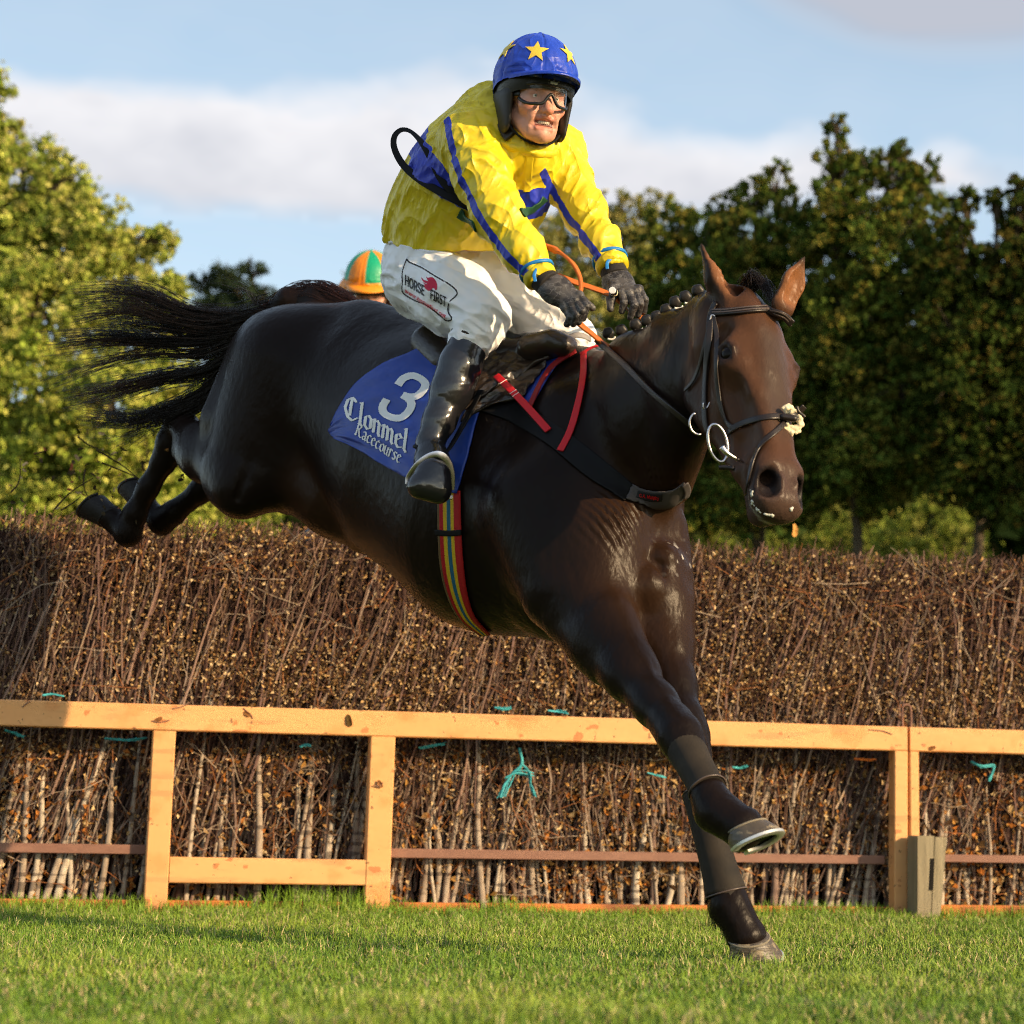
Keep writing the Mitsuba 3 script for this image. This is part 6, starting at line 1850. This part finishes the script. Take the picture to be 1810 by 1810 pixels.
def glove(wrist, back, palm, fingers, thumb, nrm):
    G = Soft()
    G.cone(wrist, palm[0], 0.032, 0.038, 0.02, (nrm, 0.72))
    G.cone(palm[0], palm[1], 0.039, 0.036, 0.02, (nrm, 0.62))
    for kn, mid, tip in fingers:
        G.cone(palm[1] * 0.5 + palm[0] * 0.5, kn, 0.014, 0.0118, 0.008)
        G.ball(kn, 0.0128, 0.005)
        G.chain([kn, mid], [0.0112, 0.0104], 0.003)
        G.chain([mid, tip], [0.0104, 0.0090], 0.003)
    G.chain(thumb, [0.019, 0.0125, 0.0095], 0.008)
    k = add(f'{RIDER}__glove', G.mesh(0.0022), 'mat_glove', True)
    d = unit(palm[0] - back)
    add(f'{k}__knit_cuff', tube(np.array([back - d * 0.012, back - d * 0.008, back + d * 0.028, back + d * 0.034]), [0.030, 0.0365, 0.0385, 0.034], 22), 'mat_cuff_knit', True)


glove(P(966, 500, 5.70), P(957, 491, 5.712), (P(982, 512, 5.685), P(1006, 529, 5.665)),
      [(P(1024, 522, 5.650), P(1037, 541, 5.632), P(1031, 563, 5.645)), (P(1017, 531, 5.645), P(1029, 550, 5.625), P(1023, 569, 5.640)), (P(1009, 539, 5.645), P(1019, 557, 5.627), P(1013, 573, 5.642)), (P(1000, 545, 5.652), P(1008, 561, 5.640), P(1002, 573, 5.652))],
      [P(1000, 518, 5.70), P(1030, 532, 5.70), P(1047, 544, 5.70)], unit(-FWD + 0.5 * UPV))
glove(P(1087, 489, 5.835), P(1084, 479, 5.842), (P(1092, 500, 5.81), P(1107, 518, 5.775)),
      [(P(1099, 518, 5.745), P(1103, 535, 5.728), P(1099, 550, 5.738)), (P(1112, 518, 5.742), P(1121, 540, 5.722), P(1114, 561, 5.735)), (P(1122, 515, 5.748), P(1132, 537, 5.728), P(1128, 557, 5.742)), (P(1129, 511, 5.758), P(1140, 530, 5.745), P(1138, 551, 5.755))],
      [P(1086, 508, 5.78), P(1080, 528, 5.75), P(1079, 546, 5.738)], unit(-FWD + 0.5 * UPV))

# ------------------------------------------------------------------ helmet, goggles, straps
hk = f'{RIDER}__helmet'


def helmet_point(th_, ph, k=1.0):
    """th_ round the head from the front to the rider's right, ph from the rim (0) to the crown (pi/2)."""
    c, s = np.cos(ph), np.sin(ph)
    yb = np.where(np.cos(th_) > 0, 0.136, 0.130)
    return rh(0, -0.014, 0.052)[None] + k * (0.116 * (c * np.sin(th_))[..., None] * RR + (yb * c * np.cos(th_))[..., None] * RF + 0.134 * s[..., None] * RU)


def dome(k=1.0, rim=None, n=144, m=44, seam=True):
    TH_, U_ = np.meshgrid(np.linspace(0, 2 * np.pi, n + 1)[:-1], np.linspace(0, 1, m), indexing='ij')
    lowest = rim(TH_)
    PHI = lowest + (np.pi / 2 - lowest) * U_
    p = helmet_point(TH_.ravel(), PHI.ravel(), k)
    nrm = p - rh(0, -0.014, 0.052)
    nrm /= np.linalg.norm(nrm, axis=1, keepdims=True)
    if seam:
        w = np.minimum(np.abs(((TH_ / (2 * np.pi) * 6 + 0.25) % 1) - 0.5), 1).ravel()
        g = -0.0032 * np.exp(-(w / 0.020) ** 2)
        g += 0.0030 * (meshkit.fbm(np.stack([TH_.ravel() * 9, U_.ravel() * 4, 0 * U_.ravel()], -1), 3, 3) - 0.5)
        g += 0.0085 * np.exp(-(U_.ravel() / 0.24) ** 2) * (meshkit.noise(np.stack([TH_.ravel() * 5, U_.ravel() * 34, 0 * U_.ravel()], -1), 5) - 0.5)
        p = p + nrm * g[:, None]
    i, j = np.meshgrid(np.arange(n), np.arange(m - 1), indexing='ij')
    q = np.stack([i * m + j, ((i + 1) % n) * m + j, ((i + 1) % n) * m + j + 1, i * m + j + 1], -1).reshape(-1, 4)
    return p, q


rim_f = lambda t: np.where(np.cos(t) > -0.2, -0.02 + 0.10 * np.cos(t) - 0.22 * np.abs(np.sin(t)) ** 3, -0.42 - 0.18 * np.abs(np.cos(t)))
pv, pq = dome(1.0, lambda t: -0.30 + 0.33 * np.cos(t) - 0.10 * np.cos(2 * t))


def cap_bump(p, n, uv):
    return fbm(p.x * 30, p.y * 30, p.z * 45, 4)


scene['mat_cap_blue'] = bumped(pr((0.010, 0.046, 0.42), 0.42, 0.4, sheen=0.5), silk_bump, 0.004)
scene['mat_star'] = pr((0.62, 0.45, 0.05), 0.45, 0.4)
scene['mat_black'] = pr((0.010, 0.010, 0.011), 0.4, 0.5)
scene['mat_black_pad'] = pr((0.016, 0.014, 0.013), 0.5, 0.4)
add(f'{hk}__cap', (pv, pq), 'mat_cap_blue', True)
CAP = trimesh.Trimesh(*meshkit.arrays((pv, pq))[:2], process=False)
qv, qq = dome(0.955, lambda t: -0.50 + 0.22 * np.cos(t), n=72, m=20, seam=False)
add(f'{hk}__shell', (qv, qq), 'mat_black', True)
btn = trimesh.creation.icosphere(2, 0.009)
btn.apply_translation(helmet_point(np.array([0.0]), np.array([np.pi / 2]))[0] - 0.003 * RU)
add(f'{hk}__button', btn, 'mat_cap_blue', True)
# the peak
t = np.linspace(-1.12, 1.12, 41)
inn = helmet_point(t, -0.06 + 0.10 * np.cos(t), 0.985)
ext = 0.074 * np.clip(np.cos(t * 1.38), 0, 1) ** 0.75
out = inn + ext[:, None] * unit(RF - 0.10 * RU)[None] + (0.012 * np.sin(t))[:, None] * RR * 0 - (0.010 * (1 - np.cos(t * 1.2)))[:, None] * RU
mid = (inn + out) / 2 + 0.004 * RU * (ext / 0.074)[:, None]
g = np.stack([inn, mid, out], 1)
nn = np.tile(unit(RU + 0.12 * RF), (41, 3, 1))
v, f, _ = sheet(g, nn, 0.003, 0.007)
add(f'{hk}__peak', (v, f), 'mat_cap_blue', 40)


def star(th0, ph0, r=0.036, rot=0.0):
    """A five-pointed star sewn on the cap at these angles."""
    a = rot + np.arange(10) * math.pi / 5
    rr = np.where(np.arange(10) % 2 == 0, r, r * 0.42)
    m = flat_poly(Polygon(np.stack([rr * np.sin(a), rr * np.cos(a)], 1) * 100), 0.5)
    m.merge_vertices()
    v, f = trimesh.remesh.subdivide_to_size(m.vertices, m.faces, 0.9)
    ph = ph0 + v[:, 1] / 100 / 0.130
    t_ = th0 - v[:, 0] / 100 / (0.125 * np.cos(ph))
    return helmet_point(t_, ph, 1.012) + (v[:, 2:3] * 0.003) * unit(helmet_point(np.array([th0]), np.array([ph0]))[0] - rh(0, -0.014, 0.052)), f


for s_ in range(6):
    add(f'{hk}__star', star(0.47 + s_ * math.pi / 3, 0.50 if s_ % 2 == 0 else 0.58), 'mat_star', True)
# goggles
add(f'{hk}__goggle_strap', tube(np.array([rh(0.098 * math.sin(t), -0.012 + 0.128 * math.cos(t), 0.036 + 0.004 * math.cos(t)) for t in np.linspace(-1.75, 1.75, 40)]), 0.017, 10, flat=(np.array([RF * math.cos(t) + RR * math.sin(t) for t in np.linspace(-1.75, 1.75, 40)]), 0.18)), 'mat_black', True)
gm = np.array([rh(0.030 * math.sin(t * 1.6), 0.121 - 0.010 * (t / 0.6) ** 2, 0.036) for t in np.linspace(-0.6, 0.6, 9)])
bp_ = []
hel = hk
for i, (dx, dz) in enumerate([(-9, 5), (0, 5), (9, 5), (-9, -2), (9, -2), (0, 11)]):
    c = trimesh.creation.icosphere(1, 0.0032)
    c.apply_translation(rh(dx * 0.0016 - 0.004, 0.1185 - abs(dx) * 0.0003, 0.034 + dz * 0.0011))
    bp_.append((np.array(c.vertices), np.array(c.faces)))
scene['mat_emblem'] = pr((0.75, 0.75, 0.75), 0.3, 0.6)
c = trimesh.creation.box([0.020, 0.004, 0.007])
M = np.eye(4); M[:3, :3] = np.stack([RR, RF, RU], 1); M[:3, 3] = rh(-0.004, 0.120, 0.033)
c.apply_transform(M)
add(f'{hk}__goggle_emblem', c, 'mat_emblem', True)
add(f'{hk}__goggle_vent', cat_mesh(bp_), 'mat_grey_trim', True)
gk = f'{RIDER}__goggles'
X, Zg = np.meshgrid(np.linspace(-1, 1, 41), np.linspace(0, 1, 12), indexing='ij')


def lens_pt(x, zt):
    ax = np.abs(x)
    top = 0.027 + 0 * x
    notch = 0.030 * np.exp(-(x / 0.17) ** 2)
    bot = -0.028 + notch + 0.017 * np.clip((ax - 0.62) / 0.38, 0, 1) ** 2
    z_ = bot + (top - bot) * zt
    return RO + (0.070 * np.sin(x * 1.15) / math.sin(1.15))[..., None] * RR + (0.119 - 0.062 * ax ** 2.4)[..., None] * RF + z_[..., None] * RU


g = lens_pt(X, Zg)
n, m = g.shape[:2]
i, j = np.meshgrid(np.arange(n - 1), np.arange(m - 1), indexing='ij')
q = np.stack([i * m + j, i * m + j + 1, (i + 1) * m + j + 1, (i + 1) * m + j], -1).reshape(-1, 4)
scene['mat_lens'] = {'type': 'thindielectric', 'int_ior': 1.22}
add(f'{gk}__lens', (g.reshape(-1, 3), q), 'mat_lens', True)
add(f'{gk}__frame', tube(np.vstack([lens_pt(np.linspace(-1, 1, 60), np.zeros(60))]), 0.0046, 8), 'mat_black', True)
add(f'{gk}__frame_top', tube(lens_pt(np.linspace(-1, 1, 40), np.ones(40)), 0.0030, 8), 'mat_black', True)
for s in (1, -1):
    e = lens_pt(np.array([s * 1.0]), np.array([0.5]))[0]
    add(f'{gk}__side_strap', tube(catmull([e - s * 0.002 * RR, rh(s * 0.088, 0.02, 0.008), rh(s * 0.094, -0.03, 0.02)], 10), 0.013, 8, flat=(RR, 0.2)), 'mat_black', True)
# ear pads and chin strap
for s in (1, -1):
    S = Soft()
    S.cone(rh(s * 0.088, 0.000, 0.000), rh(s * 0.084, 0.010, -0.075), 0.046, 0.030, 0.02, (RR, 0.36))
    S.cone(rh(s * 0.090, -0.045, 0.010), rh(s * 0.084, -0.01, -0.055), 0.036, 0.028, 0.02, (RR, 0.36))
    add(f'{hk}__ear_pad', S.mesh(0.0034), 'mat_black_pad', True)
add(f'{hk}__chin_strap', tube(catmull([rh(0.080, 0.018, -0.08), rh(0.054, 0.038, -0.108), rh(0.028, 0.052, -0.124), rh(0, 0.056, -0.128), rh(-0.028, 0.052, -0.124), rh(-0.054, 0.038, -0.108), rh(-0.080, 0.018, -0.08)], 30), 0.006, 8, flat=(RU, 0.5)), 'mat_black_strap', True)
S = Soft()
S.cone(rh(0, -0.045, -0.075), rh(0, -0.075, -0.135), 0.072, 0.080, 0.02)
S.cone(rh(0, -0.09, -0.03), rh(0, -0.10, -0.09), 0.06, 0.066, 0.03)
add(f'{RIDER}__neck_guard', S.mesh(0.004), 'mat_black_pad', True)
add(f'{RIDER}__collar_flap', strap([(893, 222), (900, 236), (905, 244)], 0.020, mesh=JERSEY, off=0.010, n=8, thick=0.25), 'mat_black_pad', True)

# the black strap that loops out behind the back, and the green patch under the arm
loop = [(842, 372, 5.93), (815, 358, 5.93), (790, 345, 5.94), (762, 330, 5.97), (732, 310, 6.02), (710, 288, 6.06), (697, 262, 6.08), (697, 242, 6.09), (708, 230, 6.10), (723, 231, 6.09), (738, 243, 6.05), (752, 262, 6.0), (764, 285, 5.975), (776, 310, 5.955), (790, 330, 5.945), (806, 346, 5.94)]
c = catmull([P(*q) for q in loop], 70)
add(f'{RIDER}__back_strap', tube(c, np.interp(np.linspace(0, 1, 70), [0, 0.25, 0.5, 0.62, 0.75, 1], [0.012, 0.0115, 0.008, 0.006, 0.010, 0.012]), 10, flat=(-FWD + 0.25 * UPV, 0.22)), 'mat_black_strap', True)
scene['mat_green'] = pr((0.008, 0.055, 0.025), 0.5, 0.4)
v, f = strap([(812, 376), (824, 384), (840, 400)], 0.016, mesh=JERSEY, off=0.004, n=10, thick=0.2)
add(f'{RIDER}__number_band', (v, f), 'mat_green', True, label='dark green band across the chest and under the arm')
v, f = strap([(922, 377), (935, 372), (950, 362), (962, 349)], 0.014, mesh=JERSEY, off=0.005, n=14, thick=0.2)
add(f'{RIDER}__number_band', (v, f), 'mat_green', True)

# ------------------------------------------------------------------ reins and whip
scene['mat_orange_rein'] = pr((0.42, 0.11, 0.02), 0.55, 0.3)
rn = thing('reins', 'orange rubber-covered reins from the rider\'s gloves to the horse\'s bit', 'reins')
fx = (unit(RGT * 0.5 + UPV - 0.9 * FWD), 0.28)
add(f'{rn}__near_rein', tube(catmull([P(1012, 560, 5.66), P(1030, 577, 5.67), P(1046, 590, 5.69), P(1066, 607, 5.72), P(1080, 618, 5.73)], 18), 0.0135, 10, flat=fx), 'mat_orange_rein', True)
add(f'{rn}__loop', tube(catmull([P(930, 436, 5.78), P(952, 432, 5.76), P(985, 444, 5.74), P(1010, 463, 5.72), P(1024, 487, 5.71), P(1027, 510, 5.70), P(1022, 530, 5.69), P(1018, 545, 5.68)], 30), 0.0105, 10, flat=(unit(RGT - 0.6 * UPV - 0.5 * FWD), 0.45)), 'mat_orange_rein', True)
add(f'{rn}__bridge', tube(catmull([P(965, 482, 5.74), P(985, 487, 5.74), P(1020, 500, 5.75), P(1050, 510, 5.75), P(1078, 521, 5.75), P(1108, 542, 5.76)], 24), 0.0115, 10, flat=fx), 'mat_orange_rein', True)
add(f'{rn}__far_rein', tube(catmull([P(1118, 548, 5.76), P(1132, 560, 5.75), P(1148, 572, 5.72), P(1170, 580, 5.66)], 14), 0.0115, 10, flat=fx), 'mat_orange_rein', True)
lead = [(1062, 604), (1085, 625), (1110, 648), (1150, 684), (1190, 718), (1222, 744), (1232, 756)]
add(f'{rn}__leather_rein', strap(lead, 0.0085, off=0.016, n=30, thick=0.35), 'mat_bridle', True)
wp = thing('riding_whip', 'riding whip with a white butt cap and cream collar in the far glove', 'whip')
a, b = P(1082, 513, 5.695), P(1124, 566, 6.20)
d = unit(b - a)
scene['mat_cream'] = pr((0.72, 0.64, 0.44), 0.5, 0.4)
add(f'{wp}__butt', tube(np.array([a, a + d * 0.001, a + d * 0.007]), [0.0085, 0.0095, 0.0095], 18), 'mat_emblem', 40)
add(f'{wp}__grip', tube(np.array([a + d * 0.007, a + d * 0.03]), 0.0100, 18), 'mat_black', 40)
add(f'{wp}__collar', tube(np.array([a + d * 0.0302, a + d * 0.040]), 0.0108, 18), 'mat_cream', 40)
add(f'{wp}__shaft', tube(np.array([a + d * 0.0402, a + d * 0.16, a + d * 0.40]), [0.0092, 0.006, 0.004], 12), 'mat_black', 40)
# ------------------------------------------------------------------ the second horse and rider, in the air behind the fence
BACK = P(656, 494, 10.1)
TURN = T().translate(BACK.tolist()).rotate([0, 0, 1], -24).rotate((-RR).tolist(), 16).scale(1.10).translate((-rh(0, -0.014, 0.06)).tolist())
scene['mat_jersey_green'] = pr((0.01, 0.30, 0.16), 0.45, 0.4)
scene['mat_jersey_orange'] = pr((0.72, 0.24, 0.01), 0.45, 0.4)
scene['mat_cap_panels'] = {'type': 'twosided', 'bsdf': {'type': 'principled', 'base_color': VC, 'roughness': 0.42, 'specular': 0.4}}
scene['mat_goggle_brown'] = pr((0.10, 0.06, 0.03), 0.3, 0.5)


def second(root, new, lab, cat, skip=(), swap=None):
    key = thing(new, lab, cat)
    for k in [k for k in scene if k.startswith(root + '__')]:
        if any(s in k for s in skip):
            continue
        d = {**scene[k], 'to_world': TURN}
        for part, mat in (swap or {}).items():
            if part in k:
                d['bsdf'] = {'type': 'ref', 'id': mat}
        scene[key + k[len(root):]] = d
    return key


second(HORSE_KEY, 'horse', 'second horse in mid leap behind the fence, hidden by the dark bay', 'horse', skip=('__plait', '__fetlock_hair'))
for root, lab, cat in ((sd, 'saddle of the second horse behind the fence', 'saddle'), (gt, 'girth of the second horse behind the fence', 'girth'), (br, 'bridle of the second horse behind the fence', 'bridle'), (rn, 'reins of the second horse behind the fence', 'reins')):
    second(root, root, lab, cat)
two = second(RIDER, 'person', 'second rider in an orange and green cap behind the first rider\'s hip', 'person', skip=('__star', '__badge', '__lettering', '__red_emblem', '__cap', '__back_strap', '__number_band', '__knee_band', '__tooth', '__tie_end', '__goggle_emblem', '__placket'),
             swap={'__jersey': 'mat_jersey_orange', '__cuff': 'mat_jersey_green', '__collar': 'mat_jersey_green', '__peak': 'mat_jersey_orange', '__button': 'mat_jersey_green', '__goggles__frame': 'mat_goggle_brown'})
cv, cq = dome(1.004, lambda t: -0.30 + 0.33 * np.cos(t) - 0.10 * np.cos(2 * t))
n_, m_ = 144, 44
ti, ui = np.meshgrid(np.arange(n_), np.arange(m_), indexing='ij')
# six panels, with a band of plain orange at the rim
panel = ((ti / n_ * 8 + 0.85).astype(int) % 2 == 0) & (ui > 5)
col = np.where(panel[..., None], np.array([0.005, 0.29, 0.15]), np.array([0.74, 0.22, 0.008])).reshape(-1, 3)
scene[two + '__helmet__cap'] = mikit.ply((cv, cq), 'mat_cap_panels', smooth=True, color=col, to_world=TURN)
labels[two + '__helmet__cap'] = {'label': 'orange cap with green panels'}
